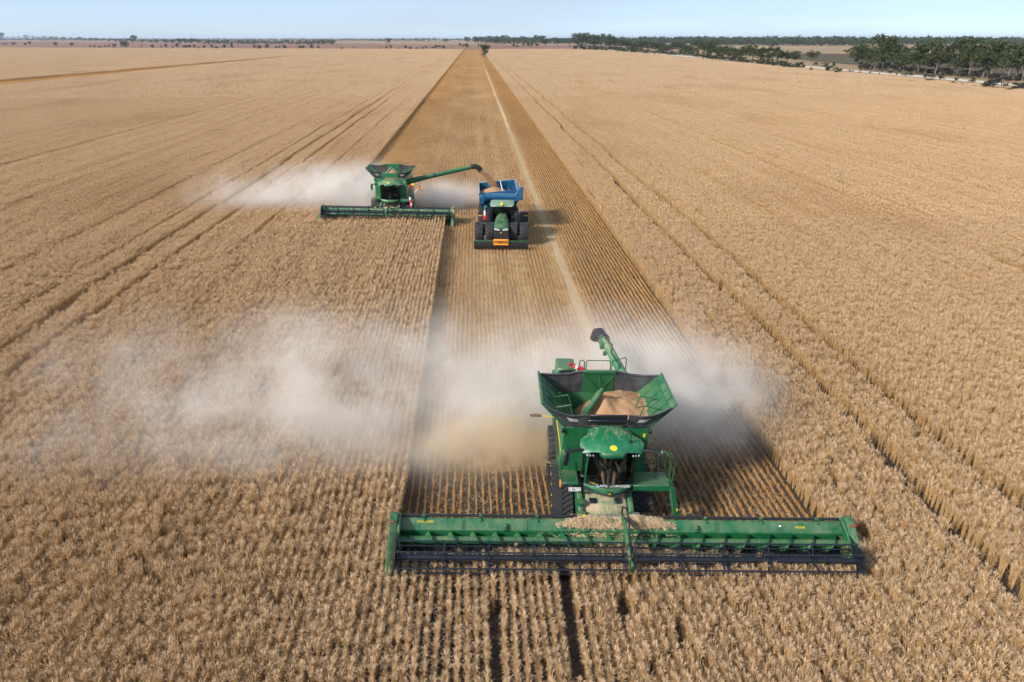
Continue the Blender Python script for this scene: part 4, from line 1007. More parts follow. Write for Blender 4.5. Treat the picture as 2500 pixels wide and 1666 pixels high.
# ------------------------------------------------------------------ tractor with front blade (facing -Y, blade at y = 0)
TR = empty('tractor', (1.98, 55.75, 0), R(-4), 'green articulated tractor on dual wheels with an oversize board on its blade', 'tractor')
bl = MB().prism([(-.05, .12), (-.16, .40), (-.05, .78), (.02, .78), (-.06, .40), (.05, .12)], -2.28, 2.28).build('front_blade', BLACK, TR)
MB().prism([(-.08, .78), (-.08, .86), (.03, .86), (.03, .78)], -2.30, 2.30).build('blade_rim', GREEN, bl, bevel=.01)
for x in (-2.0, -1.45, -.9, .9, 1.45, 2.0): MB().box((x, .06, .5), (.05, .12, .6)).build('blade_rib', BLACK, bl)
SG = MB().box((0, -.22, .78), (1.26, .03, .50), rot=(R(-8),)).build('oversize_board', ORANGE, TR, bevel=.008); lettering('OVERSIZE', .315, INK, SG, (0, -.24, .775), (R(82), 0, 0), sx=.86, bold=.014)
MB().box((0, .55, .62), (1.1, 1.0, .45)).build('blade_mount', BLACK, TR, bevel=.04)
# hood
secs = []
for yy, hw, zt, zb in ((.62, .50, 1.62, 1.0), (.68, .60, 1.78, .95), (1.1, .63, 1.98, 1.0), (1.9, .60, 2.18, 1.1), (2.7, .52, 2.36, 1.2), (3.2, .42, 2.44, 1.3)):
    secs.append([(-hw, yy, zb), (-hw, yy, zt - .22), (-hw * .8, yy, zt - .07), (-hw * .4, yy, zt), (hw * .4, yy, zt), (hw * .8, yy, zt - .07), (hw, yy, zt - .22), (hw, yy, zb)])
HD = MB().loft(secs).build('hood', GREEN, TR)
MB().prism([(-.60, .78), (-.62, 1.58), (-.3, 1.66), (.3, 1.66), (.62, 1.58), (.60, .78)], .545, .64, 'y').build('grille', plain('charcoal_grille', (.03, .032, .034), .5), HD, bevel=.02)
for x in (-.42, -.2, 0, .2, .42): MB().box((x, .54, 1.2), (.015, .012, .72)).build('grille_bar', STEEL_D, HD)
for sd in (-1, 1): MB().prism([(sd * .12, 1.56), (sd * .58, 1.62), (sd * .58, 1.74), (sd * .16, 1.68)], .53, .60, 'y').build('headlight', SILVER, HD)
MB().box((0, .535, 1.38), (.10, .012, .10)).build('badge', YELLOW, HD)
MB().box((0, 1.5, 2.085), (.9, .03, .012), rot=(R(14),)).build('hood_seam', BLACK, HD)
MB().cyl((-1.08, 2.7, 1.62), (-1.08, 2.7, 2.62), .27, .27, 18).cyl((-1.08, 2.7, 2.62), (-1.08, 2.7, 2.72), .27, .12, 18).build('exhaust_shield', BLACK, TR); MB().cyl((-1.02, 2.7, 2.7), (-1.02, 2.7, 3.05), .08, n=12).build('exhaust_pipe', BLACK, TR)
MB().box((0, 3.0, 1.2), (1.5, 3.4, .5)).build('chassis', BLACK, TR, bevel=.04)
MB().box((-1.05, 2.6, 1.45), (1.15, 1.4, .28)).build('fender_deck', GREEN, TR, bevel=.05); MB().box((1.1, 2.6, 1.45), (.9, 1.4, .2)).build('fender_deck', BLACK, TR, bevel=.05)
MB().box((1.35, 3.0, 2.0), (.5, .7, .9)).build('side_ladder', BLACK, TR, bevel=.03)
# cab
CB = MB().box((0, 3.95, 1.75), (1.75, 1.6, .5)).box((0, 4.72, 2.5), (1.7, .06, 1.2)).build('cab', BLACK, TR, bevel=.03)
for sd in (-1, 1):
    MB().tube([(sd * .80, 3.18, 1.95), (sd * .84, 3.05, 3.1)], .045, 6).build('cab_pillar', BLACK, CB); MB().tube([(sd * .86, 4.65, 1.95), (sd * .86, 4.65, 3.1)], .05, 6).build('cab_pillar', BLACK, CB)
    MB().slab([(sd * .83, 3.2, 1.98), (sd * .86, 4.62, 1.98), (sd * .86, 4.62, 3.08), (sd * .85, 3.08, 3.08)], .012).build('side_window', GLASS, CB)
    MB().tube([(sd * .9, 3.2, 2.9), (sd * 1.3, 3.05, 2.95)], .03, 6).box((sd * 1.34, 3.05, 2.75), (.2, .08, .4)).build('mirror', BLACK, CB)
MB().slab([(-.80, 3.16, 1.98), (.80, 3.16, 1.98), (.84, 3.04, 3.08), (-.84, 3.04, 3.08)], .012).build('windscreen', GLASS, CB)
MB().box((0, 4.1, 2.2), (.55, .5, .5)).box((0, 4.4, 2.6), (.5, .15, .6)).build('driver_seat', SEATC, CB, bevel=.04)
rsec = []
for yy, hw, zt in ((2.82, .86, 3.16), (2.9, 1.0, 3.24), (3.3, 1.04, 3.32), (4.4, 1.0, 3.34), (4.75, .9, 3.26)): rsec.append([(-hw, yy, 3.08), (-hw, yy, zt - .06), (-hw * .85, yy, zt), (hw * .85, yy, zt), (hw, yy, zt - .06), (hw, yy, 3.08)])
RO = MB().loft(rsec).build('cab_roof', paint('pale_dusty_green', (.10, .27, .19), .7), CB)
MB().cyl((0, 2.86, 3.24), (0, 2.82, 3.30), .13, n=16).build('emblem', YELLOW, RO); MB().box((0, 2.95, 3.36), (.2, .2, .08)).build('receiver_dome', YELLOW, RO, bevel=.03)
for x in (-.8, -.6, .6, .8): MB().box((x, 2.83, 3.12), (.14, .04, .07)).build('work_light', SILVER, RO)
for x in (-.3, -.1, .1, .3): MB().box((x, 3.0, 2.03), (.1, .03, .05)).build('dash_light', SILVER, CB)
MB().box((-1.45, 3.3, 2.0), (.42, .4, .34)).build('red_toolbox', RED, TR, bevel=.03); MB().cyl((-1.5, 3.3, 2.2), (-1.5, 3.3, 2.62), .10, n=12).build('white_canister', WHITE, TR); MB().cyl((-1.28, 3.25, 2.2), (-1.28, 3.25, 2.5), .08, n=12).build('amber_beacon', AMBER, TR)
MB().cyl((-1.45, 3.4, 2.6), (-1.42, 3.4, 3.0), .10, .14, 10).build('green_funnel', GREEN_H, TR)
for yy in (1.95, 5.9):
    for x in (-1.92, -1.02, 1.02, 1.92): tyre_wheel('wheel', TR, (x, yy, .96), .96, .72, 18)
    MB().cyl((-2.1, yy, .96), (2.1, yy, .96), .14, n=12).build('axle', GREEN, TR)
for sd in (-1, 1): MB().box((sd * 2.05, 5.1, 1.75), (.34, .05, .06)).build('width_marker', YELLOW, TR)
MB().box((0, 6.0, 1.35), (1.6, 1.8, .7)).build('rear_frame', BLACK, TR, bevel=.05)
# ------------------------------------------------------------------ chaser bin (grain cart) behind the tractor
CBN = empty('grain_cart', (2.05, 65.0, 0), 0, 'blue chaser bin behind the tractor being filled with grain', 'grain cart')
x0, x1, yf, yr, zl, zr = -1.78, 1.72, -2.5, 2.3, 3.45, 3.72
bx0, bx1, byf, byr = -1.0, 1.0, -1.4, 1.4; zb = 1.2
def wall(name, a, b, c, d, mat=BLUE): return MB().slab([a, b, c, d], .05).build(name, mat, CBN)
wall('left_wall', (x0, yf, zl), (x0, yr, zl), (x0, yr, 2.6), (x0, yf, 2.6)); wall('right_wall', (x1, yf, zr), (x1, yr, zr), (x1, yr, 2.6), (x1, yf, 2.6))
wall('front_wall', (x0, yf, zl), (x1, yf, zr), (x1, yf, 2.6), (x0, yf, 2.6)); wall('rear_wall', (x0, yr, zl), (x1, yr, zr), (x1, yr, 2.6), (x0, yr, 2.6))
wall('hopper_side', (x0, yf, 2.6), (x0, yr, 2.6), (bx0, byr, zb), (bx0, byf, zb)); wall('hopper_side', (x1, yf, 2.6), (x1, yr, 2.6), (bx1, byr, zb), (bx1, byf, zb))
wall('hopper_front', (x0, yf, 2.6), (x1, yf, 2.6), (bx1, byf, zb), (bx0, byf, zb)); wall('hopper_rear', (x0, yr, 2.6), (x1, yr, 2.6), (bx1, byr, zb), (bx0, byr, zb))
rim = MB().tube([(x0, yf, zl + .03), (x0, yr, zl + .03), (x1, yr, zr + .03), (x1, yf, zr + .03)], .06, 6); rim.build('rim', BLUE_W, CBN)
MB().prism([(x1 + .03, 2.7), (x1 + .03, zr + .05), (x1 + .55, 3.0), (x1 + .5, 2.7)], yf + .3, yr - .1, 'y').build('side_flare', BLUE_W, CBN)
MB().tube([(.35, yf, 3.62), (.30, yr, 3.62)], .045, 6).build('cross_rail', WHITE, CBN)
for yy in (-1.2, -.2, .8): MB().tube([(x0 + .05, yy, 3.05), (x1 - .05, yy, 3.2)], .05, 6).build('cross_brace', BLUE, CBN)
MB().box((1.05, 0, 3.12), (.16, 4.5, .1)).build('ladder_bar', BLUE, CBN)
AG = MB().cyl((-1.25, yf - .42, 3.22), (1.55, yf - .42, 3.12), .36, .36, 20).cyl((-1.3, yf - .42, 3.22), (-1.25, yf - .42, 3.22), .40, n=20).build('folded_auger', BLUE, CBN)
MB().slab([(1.35, yf - .62, 2.72), (2.1, yf - .55, 2.95), (2.22, yf - .3, 4.02), (1.95, yf - .3, 4.06), (1.45, yf - .5, 3.45)], .42).build('auger_elbow', BLUE, AG, bevel=.06)
MB().prism([(x0 - .02, 2.6), (x0 - .02, 3.28), (x0 + .55, 3.34), (x0 + .60, 2.9), (x0 + .25, 2.45)], yf - .5, yf - .06, 'y').build('auger_foot', BLUE, CBN, bevel=.05)
MB().slab([(x0 + .1, yf - .1, 2.6), (x1 - .1, yf - .1, 2.6), (.9, yf + .3, 1.3), (-.9, yf + .3, 1.3)], .2).build('front_skirt', BLUE, CBN)
MB().box((0, 0, .95), (1.6, 4.2, .3)).box((0, -3.2, .9), (.3, 2.6, .22)).build('chassis', BLACK, CBN, bevel=.03)
for x in (-1.5, 1.5):
    for yy in (-.2, 1.5): tyre_wheel('wheel', CBN, (x, yy, .8), .8, .7, 18, rimmat=WHITE)
for sd, x in ((-1, x0 - .04), (1, x1 + .04)): MB().box((x, yf + .1, 2.75), (.05, .08, .14)).build('clearance_lamp', AMBER, CBN)
def heap3(u, v):
    x = x0 + .04 + (x1 - x0 - .08) * u; y = yf + .04 + (yr - yf - .08) * v
    return (x, y, max(2.78, 3.62 - .42 * math.hypot(x + .35, (y + .2) * .8)) + .02 * math.sin(9 * x) * math.sin(8 * y))
heap('grain_heap', CBN, heap3, 24, 26, 'tan wheat grain heaped in the blue chaser bin')
# grain pouring out of the spout
rs = np.random.default_rng(5); P = Parts(); n = 22000
sx, sy = 0.25, 68.15
sp0 = combine2.matrix_basis @ Vector((8.8, 4.36, 4.45)); land = Vector((1.75, 64.8, 3.5))
t_ = rs.uniform(0, 1, n); cen = np.stack([sp0.x + (land.x - sp0.x) * t_, sp0.y + (land.y - sp0.y) * t_, sp0.z + .1 * t_ - (sp0.z + .1 - land.z) * t_ ** 2], 1)
cen += rs.normal(0, 1, (n, 3)) * (.07 + .09 * t_)[:, None]
d = rs.normal(0, .008, (n, 3)) + np.array([0, 0, -.022]); sd = unit(rs.normal(0, 1, (n, 3)))
V, F = ribbons(np.stack([cen - d, cen + d], 1), np.full((n, 2), .0075), sd); P.add(V, F, 0)
tag(mesh_obj('grain_stream', P.mesh('grain_stream', [GRAIN])), 'stream of brown grain pouring from the auger spout into the chaser bin', 'grain', kind='stuff')
# ------------------------------------------------------------------ trees
def foliage_mat(name, c1, c2):
    t = NT(name); p = t.pos(); a = t.noise(p, .45, 3); b = t.noise(p, 2.5, 2)
    c = t.mix(t.mapr(t.math('ADD', t.math('MULTIPLY', a, .6), t.math('MULTIPLY', b, .4)), .36, .64), c1, c2)
    d = t.n('BsdfDiffuse'); t.l(c, d.inputs[0]); s = t.n('BsdfTranslucent'); t.l(c, s.inputs[0])
    m = t.n('MixShader'); m.inputs[0].default_value = .25
    t.l(d.outputs[0], m.inputs[1]); t.l(s.outputs[0], m.inputs[2]); t.l(m.outputs[0], t.out.inputs[0]); return t.m
LEAF = foliage_mat('eucalypt_leaves', (.032, .046, .024), (.095, .112, .046)); LEAF_G = foliage_mat('bright_shrub_leaves', (.035, .062, .022), (.085, .12, .040)); LEAF_D = foliage_mat('grey_scrub_leaves', (.045, .045, .038), (.085, .080, .062))
BARK = plain('pale_bark', (.17, .145, .125), .9, var=.35, scale=2)
def crown_quads(rs, centers, radii, per, size):
    V = []; n = per * len(centers)
    c = np.repeat(np.array(centers), per, 0); r_ = np.repeat(np.array(radii), per, 0)
    u = unit(rs.normal(0, 1, (n, 3))); p = c + u * r_ * (rs.uniform(0, 1, n) ** .45)[:, None]
    nrm = unit(u + rs.normal(0, .7, (n, 3))); a = unit(np.cross(nrm, rs.normal(0, 1, (n, 3)))); b = np.cross(nrm, a)
    s = size * rs.uniform(.5, 1.3, n)[:, None]
    quad = np.stack([p - a * s, p + b * s * .55, p + a * s, p - b * s * .55], 1)
    return quad.reshape(-1, 3), np.arange(n * 4).reshape(-1, 4)
def tree_mesh(seed, kind):
    """unit tree: 1 m tall, about 0.8 m wide; kinds: gum, round, shrub, sparse"""
    rs = np.random.default_rng(seed); tb = MB(); lean = rs.normal(0, .03, 2)
    cen = []; rad = []
    if kind == 'shrub':
        for k in range(4):
            a = rs.uniform(0, 6.28); tb.tube([(0, 0, -.02), (.12 * math.cos(a), .12 * math.sin(a), .3), (.25 * math.cos(a), .25 * math.sin(a), .6)], [.025, .018, .008], 5)
        for k in range(11):
            a = rs.uniform(0, 6.28); q = rs.uniform(0, .36); z = rs.uniform(.18, .80) * (1 - .5 * q)
            cen.append((q * math.cos(a), q * math.sin(a), z)); rad.append((rs.uniform(.12, .22),) * 2 + (rs.uniform(.10, .18),))
        per, size = 46, .055
    else:
        h0 = {'gum': .34, 'round': .20, 'sparse': .40}[kind]; nb = {'gum': 8, 'round': 9, 'sparse': 6}[kind]
        tb.tube([(0, 0, -.03), (lean[0] * .5, lean[1] * .5, h0 * .5), (lean[0], lean[1], h0), (lean[0] * 1.4, lean[1] * 1.4, h0 + .28)], [.026, .021, .016, .007], 7)
        for k in range(nb):
            a = 6.28 * k / nb + rs.uniform(-.4, .4); z0 = h0 * rs.uniform(.7, 1.25); q = rs.uniform(.16, .34); z1 = rs.uniform(h0 + .06, .84)
            e = Vector((q * math.cos(a), q * math.sin(a), z1)); s0 = Vector((lean[0], lean[1], z0))
            tb.tube([s0, s0.lerp(e, .5) + Vector((0, 0, .03)), e], [.012, .008, .004], 5)
            for m in range(2 if kind != 'sparse' else 1):
                o = rs.normal(0, .07, 3); cen.append((e.x + o[0], e.y + o[1], e.z + o[2] * .8)); sc = {'gum': 1.1, 'round': 1.3, 'sparse': .75}[kind]; rad.append((rs.uniform(.10, .16) * sc, rs.uniform(.10, .16) * sc, rs.uniform(.07, .12) * sc))
        for k in range({'gum': 8, 'round': 10, 'sparse': 1}[kind]):
            a = rs.uniform(0, 6.28); q = rs.uniform(0, .24); cen.append((q * math.cos(a), q * math.sin(a), rs.uniform(h0 + .14, .90))); rad.append((rs.uniform(.13, .20), rs.uniform(.13, .20), rs.uniform(.09, .14)))
        per, size = {'gum': (34, .042), 'round': (34, .046), 'sparse': (30, .030)}[kind]
    V, F = crown_quads(rs, cen, rad, per, size)
    P = Parts(); P.add(V, F, 0)
    o = tb.build('trunk', BARK); tme = o.data; bpy.data.objects.remove(o)
    return tme, P
KINDS = {}
for kd, ns, leaf in (('gum', 6, LEAF), ('round', 5, LEAF), ('shrub', 4, LEAF_G), ('sparse', 3, LEAF_D), ('scrub', 3, LEAF_D)):
    KINDS[kd] = []
    for k in range(ns):
        tme, P = tree_mesh(40 + 17 * k + len(kd) * 101, 'shrub' if kd == 'scrub' else kd); KINDS[kd].append((tme, P.mesh(kd + '_crown', [leaf])))
trng = random.Random(11)
ONES = ['zeroth', 'first', 'second', 'third', 'fourth', 'fifth', 'sixth', 'seventh', 'eighth', 'ninth', 'tenth', 'eleventh', 'twelfth', 'thirteenth', 'fourteenth', 'fifteenth', 'sixteenth', 'seventeenth', 'eighteenth', 'nineteenth']
TENS = {2: 'twent', 3: 'thirt', 4: 'fort', 5: 'fift', 6: 'sixt'}
def ordinal(n): return ONES[n] if n < 20 else (TENS[n // 10] + 'ieth' if n % 10 == 0 else TENS[n // 10] + 'y-' + ONES[n % 10])
def plant(px, py, hp, wp, kind, label, group, off=(0, 60), sc=1.0):
    """read off an enlargement: base point, height and width in its pixels"""
    x, y = off[0] + px / sc, off[1] + py / sc; g = at(x, y, 0); g.z = -.1
    ppm = CAM_F / ((g.x * FWD.x + g.y * FWD.y + (CAM_H - 0) * -FWD.z * 1.0) if False else (Vector((g.x, g.y, -CAM_H)).dot(FWD)))
    h = hp / sc / ppm / .95; w = wp / sc / ppm * 1.1
    tme, cme = trng.choice(KINDS[kind]); nm = {'gum': 'gum_tree', 'round': 'paddock_tree', 'shrub': 'shrub', 'sparse': 'sparse_tree', 'scrub': 'scrub_bush'}[kind]
    T = empty(nm, g, trng.uniform(0, 6.28), label, 'shrub' if kind in ('shrub', 'scrub') else 'tree', group)
    ww = w / .80; T.scale = (ww, ww, h)
    mesh_obj('trunk', tme, T); mesh_obj('crown', cme, T); return T
A = ((0, 60), 2353 / 900); B = ((900, 60), 2353 / 800); D = ((1700, 60), 2353 / 800)
edge = [(A, *v) for v in ((30, 130, 14, 30), (88, 132, 22, 34), (165, 135, 16, 20), (192, 130, 20, 22), (357, 140, 24, 26), (460, 143, 24, 26), (577, 147, 14, 12), (604, 148, 14, 12), (640, 148, 12, 30), (672, 148, 14, 14), (698, 148, 16, 14), (735, 150, 24, 26), (905, 146, 12, 10), (975, 152, 20, 24), (1030, 150, 14, 12), (1060, 150, 22, 20), (1105, 152, 14, 10), (1133, 152, 30, 20), (1190, 153, 22, 40), (1212, 152, 20, 18), (1243, 154, 22, 18), (1268, 154, 14, 18), (1305, 156, 22, 16), (1355, 156, 26, 20), (1382, 158, 18, 22), (1434, 157, 26, 26), (1482, 156, 30, 18), (1625, 155, 22, 18), (1658, 158, 26, 46), (1707, 157, 30, 28), (1765, 155, 18, 14), (1783, 157, 18, 14), (1819, 159, 26, 24), (1917, 158, 22, 18), (1936, 157, 22, 20), (1991, 159, 28, 24), (2033, 158, 22, 14), (2183, 160, 14, 16), (2260, 158, 16, 8))]
edge += [(B, *v) for v in ((85, 178, 10, 26), (128, 178, 24, 14), (160, 178, 30, 16), (212, 176, 10, 20), (265, 178, 26, 22), (300, 178, 18, 40), (350, 178, 14, 30), (390, 178, 18, 30), (411, 176, 24, 16), (460, 176, 16, 40), (487, 172, 24, 26), (512, 170, 20, 20), (540, 174, 24, 36), (657, 162, 26, 20), (680, 166, 22, 14), (705, 172, 34, 30), (788, 170, 32, 10), (1040, 164, 26, 20), (1062, 164, 18, 40), (1113, 164, 24, 18), (1145, 164, 34, 20), (1170, 164, 30, 28), (1210, 162, 24, 28), (1268, 162, 50, 60), (1355, 162, 52, 60))]
edge.sort(key=lambda e: e[0][0][0] + e[1] / e[0][1])
for i, (v, px, py, hp, wp) in enumerate(edge):
    kd = 'scrub' if wp > hp * 1.25 else ('gum' if hp > 45 else 'round')
    plant(px, py, hp, wp, kd, 'small dark %s, %s from the left along the far field edge' % ('bush' if kd == 'scrub' else 'tree', ordinal(i + 1)), 'trees and bushes along the far field edge', *v)
plant(800, 153, 42, 52, 'round', 'taller round tree standing out among the scrub at the far left field edge', None, *A)
plant(838, 236, 86, 68, 'round', 'lone dark round tree standing in the crop at the end of the cut strip', None, *B)
plant(1445, 194, 56, 30, 'sparse', 'lone thin tree standing in the wheat left of the roadside wood', None, *B)
far = [(A, *v) for v in ((15, 100, 45, 42), (55, 92, 14, 30), (90, 93, 14, 24), (120, 93, 16, 26), (170, 94, 24, 36), (215, 98, 20, 24), (245, 96, 16, 30), (290, 99, 22, 34), (330, 99, 22, 36), (362, 99, 20, 26), (412, 101, 20, 32), (455, 101, 18, 22), (490, 103, 16, 28), (515, 105, 24, 28), (545, 106, 18, 28), (580, 107, 20, 34), (620, 109, 20, 34), (655, 110, 18, 24), (700, 112, 18, 28), (735, 113, 20, 30), (775, 115, 22, 34), (812, 117, 22, 24), (910, 117, 20, 28), (965, 117, 16, 22), (1005, 119, 20, 28), (1060, 122, 24, 34), (1100, 122, 20, 24), (1145, 123, 30, 36), (1185, 124, 32, 38), (1225, 124, 32, 40), (1262, 124, 28, 36))]
far += [(B, *v) for v in ((25, 122, 20, 30), (85, 124, 22, 24), (250, 118, 18, 30), (300, 112, 12, 20), (340, 114, 16, 34), (385, 114, 16, 36), (430, 114, 16, 36), (475, 114, 16, 36), (553, 130, 26, 46), (600, 116, 14, 30), (645, 116, 14, 30), (705, 131, 40, 58))]
for i, (v, px, py, hp, wp) in enumerate(far):
    plant(px, py, hp, wp, 'round', 'distant tree, %s from the left in the row beyond the red paddock' % ordinal(i + 1), 'row of trees beyond the red paddock', *v)
plant(855, 117, 44, 46, 'round', 'large round tree rising above the distant row at the left', None, *A); plant(148, 137, 36, 46, 'round', 'dark round tree alone in the red paddock left of the strip', None, *B)
wood = [(B, 770 + 34 * i, 139 - (i % 3), 44 + trng.uniform(-8, 14), 66) for i in range(15)] + [(B, 1285 + 40 * i, 140, 34 + trng.uniform(-4, 8), 64) for i in range(5)]
for i, (v, px, py, hp, wp) in enumerate(wood):
    plant(px, py, hp, wp, 'gum' if i % 3 else 'round', 'dark gum tree, %s from the left in the grove behind the lone tree' % ordinal(i + 1), 'grove of trees behind the lone tree', *v)
road = []
for i in range(9): road.append((B, 1500 + 29 * i, 172 + 1.2 * i + trng.uniform(-4, 2), 84 + trng.uniform(-10, 22), 84))
for i in range(13): road.append((B, 1765 + 46 * i, 186 + 3.0 * i + trng.uniform(-5, 3), 72 + trng.uniform(-14, 20), 92))
for i in range(10): road.append((D, 10 + 43 * i, 236 + 4.2 * i, 88 + trng.uniform(-8, 30), 100))
road += [(D, 470, 286, 110, 110), (D, 540, 284, 126, 110), (D, 610, 280, 90, 80), (D, 650, 278, 84, 70), (D, 705, 274, 78, 70), (D, 822, 272, 80, 92)]
for i, (v, px, py, hp, wp) in enumerate(road):
    plant(px, py, hp, wp, 'gum' if i % 4 else 'round', 'roadside tree, %s from the left in the line along the wheat edge' % ordinal(i + 1), 'line of trees beside the road', *v)
forest = []
for i in range(9): forest.append((D, 1215 + 128 * i + trng.uniform(-20, 20), 306 + 8 * i + trng.uniform(-4, 4), 190 + 7 * i + trng.uniform(-45, 25), 200))
for i in range(10): forest.append((D, 1200 + 126 * i + trng.uniform(-20, 20), 326 + 9 * i + trng.uniform(-4, 4), 186 + 6 * i + trng.uniform(-75, 35), 185))
for i in range(6): forest.append((D, 1280 + 200 * i + trng.uniform(-30, 30), 338 + 13 * i, 140 + 10 * i + trng.uniform(-45, 25), 150))
forest.sort(key=lambda e: e[1])
for i, (v, px, py, hp, wp) in enumerate(forest):
    plant(px, py, hp, wp, 'gum', 'tall gum tree, %s from the left in the wood right of the road' % ordinal(i + 1), 'gum wood beyond the road', *v)
shr = [(1100, 338, 14, 26), (1125, 340, 12, 20), (1175, 345, 12, 22), (1240, 378, 14, 32), (1250, 350, 14, 24), (1315, 356, 12, 20), (1385, 357, 28, 34), (1440, 362, 16, 20), (1475, 364, 14, 20), (1505, 368, 24, 40), (1535, 370, 24, 40), (1545, 418, 26, 36), (1660, 418, 30, 66), (1640, 384, 30, 46), (1690, 388, 34, 60), (1750, 392, 36, 60), (1775, 430, 14, 30), (1840, 438, 30, 74), (1900, 443, 26, 60), (1860, 404, 28, 36), (1985, 412, 34, 52), (1995, 458, 26, 46), (2060, 468, 44, 84), (2245, 487, 34, 66), (2290, 478, 66, 100), (2345, 470, 60, 80), (745, 322, 58, 72), (690, 318, 34, 60), (630, 314, 34, 60), (570, 306, 34, 60), (510, 300, 34, 56), (820, 338, 34, 34), (880, 334, 16, 40), (955, 346, 56, 60), (1005, 358, 52, 58), (930, 306, 34, 60), (985, 300, 34, 40), (860, 294, 26, 50), (1090, 360, 14, 26)]
shr.sort()
for i, (px, py, hp, wp) in enumerate(shr):
    plant(px, py, hp, wp, 'scrub' if i % 5 == 2 else 'shrub', 'low bush, %s from the left on the gravel road verges' % ordinal(i + 1), 'bushes on the road verges', *D)
plant(2130, 470, 100, 130, 'scrub', 'big grey leafless looking bush beside the road at far right', None, *D)
scr = [(B, 1490 + 31 * i + trng.uniform(-9, 9), 181 + 1.62 * i + trng.uniform(-3, 2), 30 + trng.uniform(-8, 16), 52 + trng.uniform(-8, 20)) for i in range(28)] + [(D, 8 + 33 * i + trng.uniform(-9, 9), 240 + 3.5 * i + trng.uniform(-4, 2), 34 + trng.uniform(-8, 18), 58 + trng.uniform(-8, 22)) for i in range(23)]
for i, (v, px, py, hp, wp) in enumerate(scr):
    plant(px, py, hp, wp, 'shrub' if i % 3 else 'scrub', 'dense green bush, %s from the left in the scrub hugging the wheat edge' % ordinal(i + 1), 'scrub hugging the wheat edge', *v)
und = [(1190 + 44 * i + trng.uniform(-12, 12), 318 + 3.4 * i + trng.uniform(-10, 10), 44 + trng.uniform(-10, 26), 74) for i in range(27)]
for i, (px, py, hp, wp) in enumerate(und):
    plant(px, py, hp, wp, 'scrub', 'dull understory bush, %s from the left beneath the gum wood' % ordinal(i + 1), 'understory bushes beneath the gum wood', *D)
# far woods that read as one mass
def wood_mass(name, spans, label, seed):
    rs = np.random.default_rng(seed); P = Parts(); tb = []
    for (x0, x1, y, hp, step, jit) in spans:
        x = x0
        while x < x1:
            g = at(x, y + rs.uniform(-jit, jit), 0); ppm = CAM_F / Vector((g.x, g.y, -CAM_H)).dot(FWD); h = hp * rs.uniform(.7, 1.25) / ppm; w = h * rs.uniform(.35, .6)
            cs = [(g.x + rs.normal(0, w * .5), g.y + rs.normal(0, w * .5), h * rs.uniform(.25, .8)) for _ in range(4)]
            V, F = crown_quads(rs, cs, [(w * .6, w * .6, h * .24)] * 4, 12, w * .34); P.add(V, F, 0); x += step * rs.uniform(.5, 1.5)
    tag(mesh_obj(name, P.mesh(name, [LEAF])), label, 'wood', kind='stuff')
wood_mass('distant_wood', [(0, 330, 99.5, 5.5, 4, .8), (320, 560, 104, 6, 4, .8), (500, 728, 108, 8.5, 3, .6), (728, 820, 109, 11, 3, .6), (1180, 1560, 108, 12, 4, 1.2), (1380, 2500, 106.5, 13.5, 2.6, 1.0), (1560, 2500, 109.5, 16, 2.8, 1.0), (1690, 2110, 111.5, 17, 2.8, .8)], 'dark band of distant woodland under the horizon', 3)
wood_mass('horizon_trees', [(0, 2500, 97.5, 3.6, 3, .6), (0, 2500, 99.5, 3.8, 4, .8), (300, 1100, 101, 4.6, 4, .8), (1250, 2500, 99.5, 6.5, 3, .9), (1250, 2500, 102, 8, 3.4, 1)], 'faint line of far trees on the horizon', 4)
# ------------------------------------------------------------------ dust behind the machines, and the air
class GN(NT):
    """the same node helper on a geometry-node tree: the dust is a real density grid"""
    def __init__(s, name):
        s.t = bpy.data.node_groups.new(name, 'GeometryNodeTree')
        s.t.interface.new_socket('Geometry', in_out='INPUT', socket_type='NodeSocketGeometry'); s.t.interface.new_socket('Geometry', in_out='OUTPUT', socket_type='NodeSocketGeometry')
    def pos(s): return s.t.nodes.new('GeometryNodeInputPosition').outputs[0]
    def scale(s, v, sc, loc=(0, 0, 0)):
        nd = s.t.nodes.new('ShaderNodeVectorMath'); nd.operation = 'MULTIPLY_ADD'; s.l(v, nd.inputs[0]); nd.inputs[1].default_value = sc; nd.inputs[2].default_value = loc
        return nd.outputs[0]
def dust_volume(name, lo, hi, dens_fn, col, label, aniso=.0, vox=.2):
    me = bpy.data.meshes.new(name); me.from_pydata([lo, hi], [], []); o = mesh_obj(name, me)
    g = GN(name); gi = g.t.nodes.new('NodeGroupInput'); go = g.t.nodes.new('NodeGroupOutput'); vc = g.t.nodes.new('GeometryNodeVolumeCube')
    vc.inputs['Min'].default_value = lo; vc.inputs['Max'].default_value = hi
    for k, ax in enumerate('XYZ'): vc.inputs['Resolution ' + ax].default_value = max(8, int((hi[k] - lo[k]) / vox))
    d = g.math('MAXIMUM', g.math('SUBTRACT', dens_fn(g), .006), 0.0); g.l(d, vc.inputs['Density'])
    m = NT(name); v = m.n('VolumePrincipled'); v.inputs['Color'].default_value = (*col, 1); v.inputs['Anisotropy'].default_value = aniso; v.inputs['Density'].default_value = 1.0
    m.l(v.outputs[0], m.out.inputs['Volume'])
    sm = g.t.nodes.new('GeometryNodeSetMaterial'); sm.inputs['Material'].default_value = m.m
    g.l(vc.outputs[0], sm.inputs[0]); g.l(sm.outputs[0], go.inputs[0])
    md = o.modifiers.new('density_grid', 'NODES'); md.node_group = g.t; me.materials.append(m.m)
    return tag(o, label, 'dust', kind='stuff')
def gauss(t, v, c, w):
    q = t.math('DIVIDE', t.math('SUBTRACT', v, c), w); return t.math('EXPONENT', t.math('MULTIPLY', t.math('MULTIPLY', q, q), -1.0))
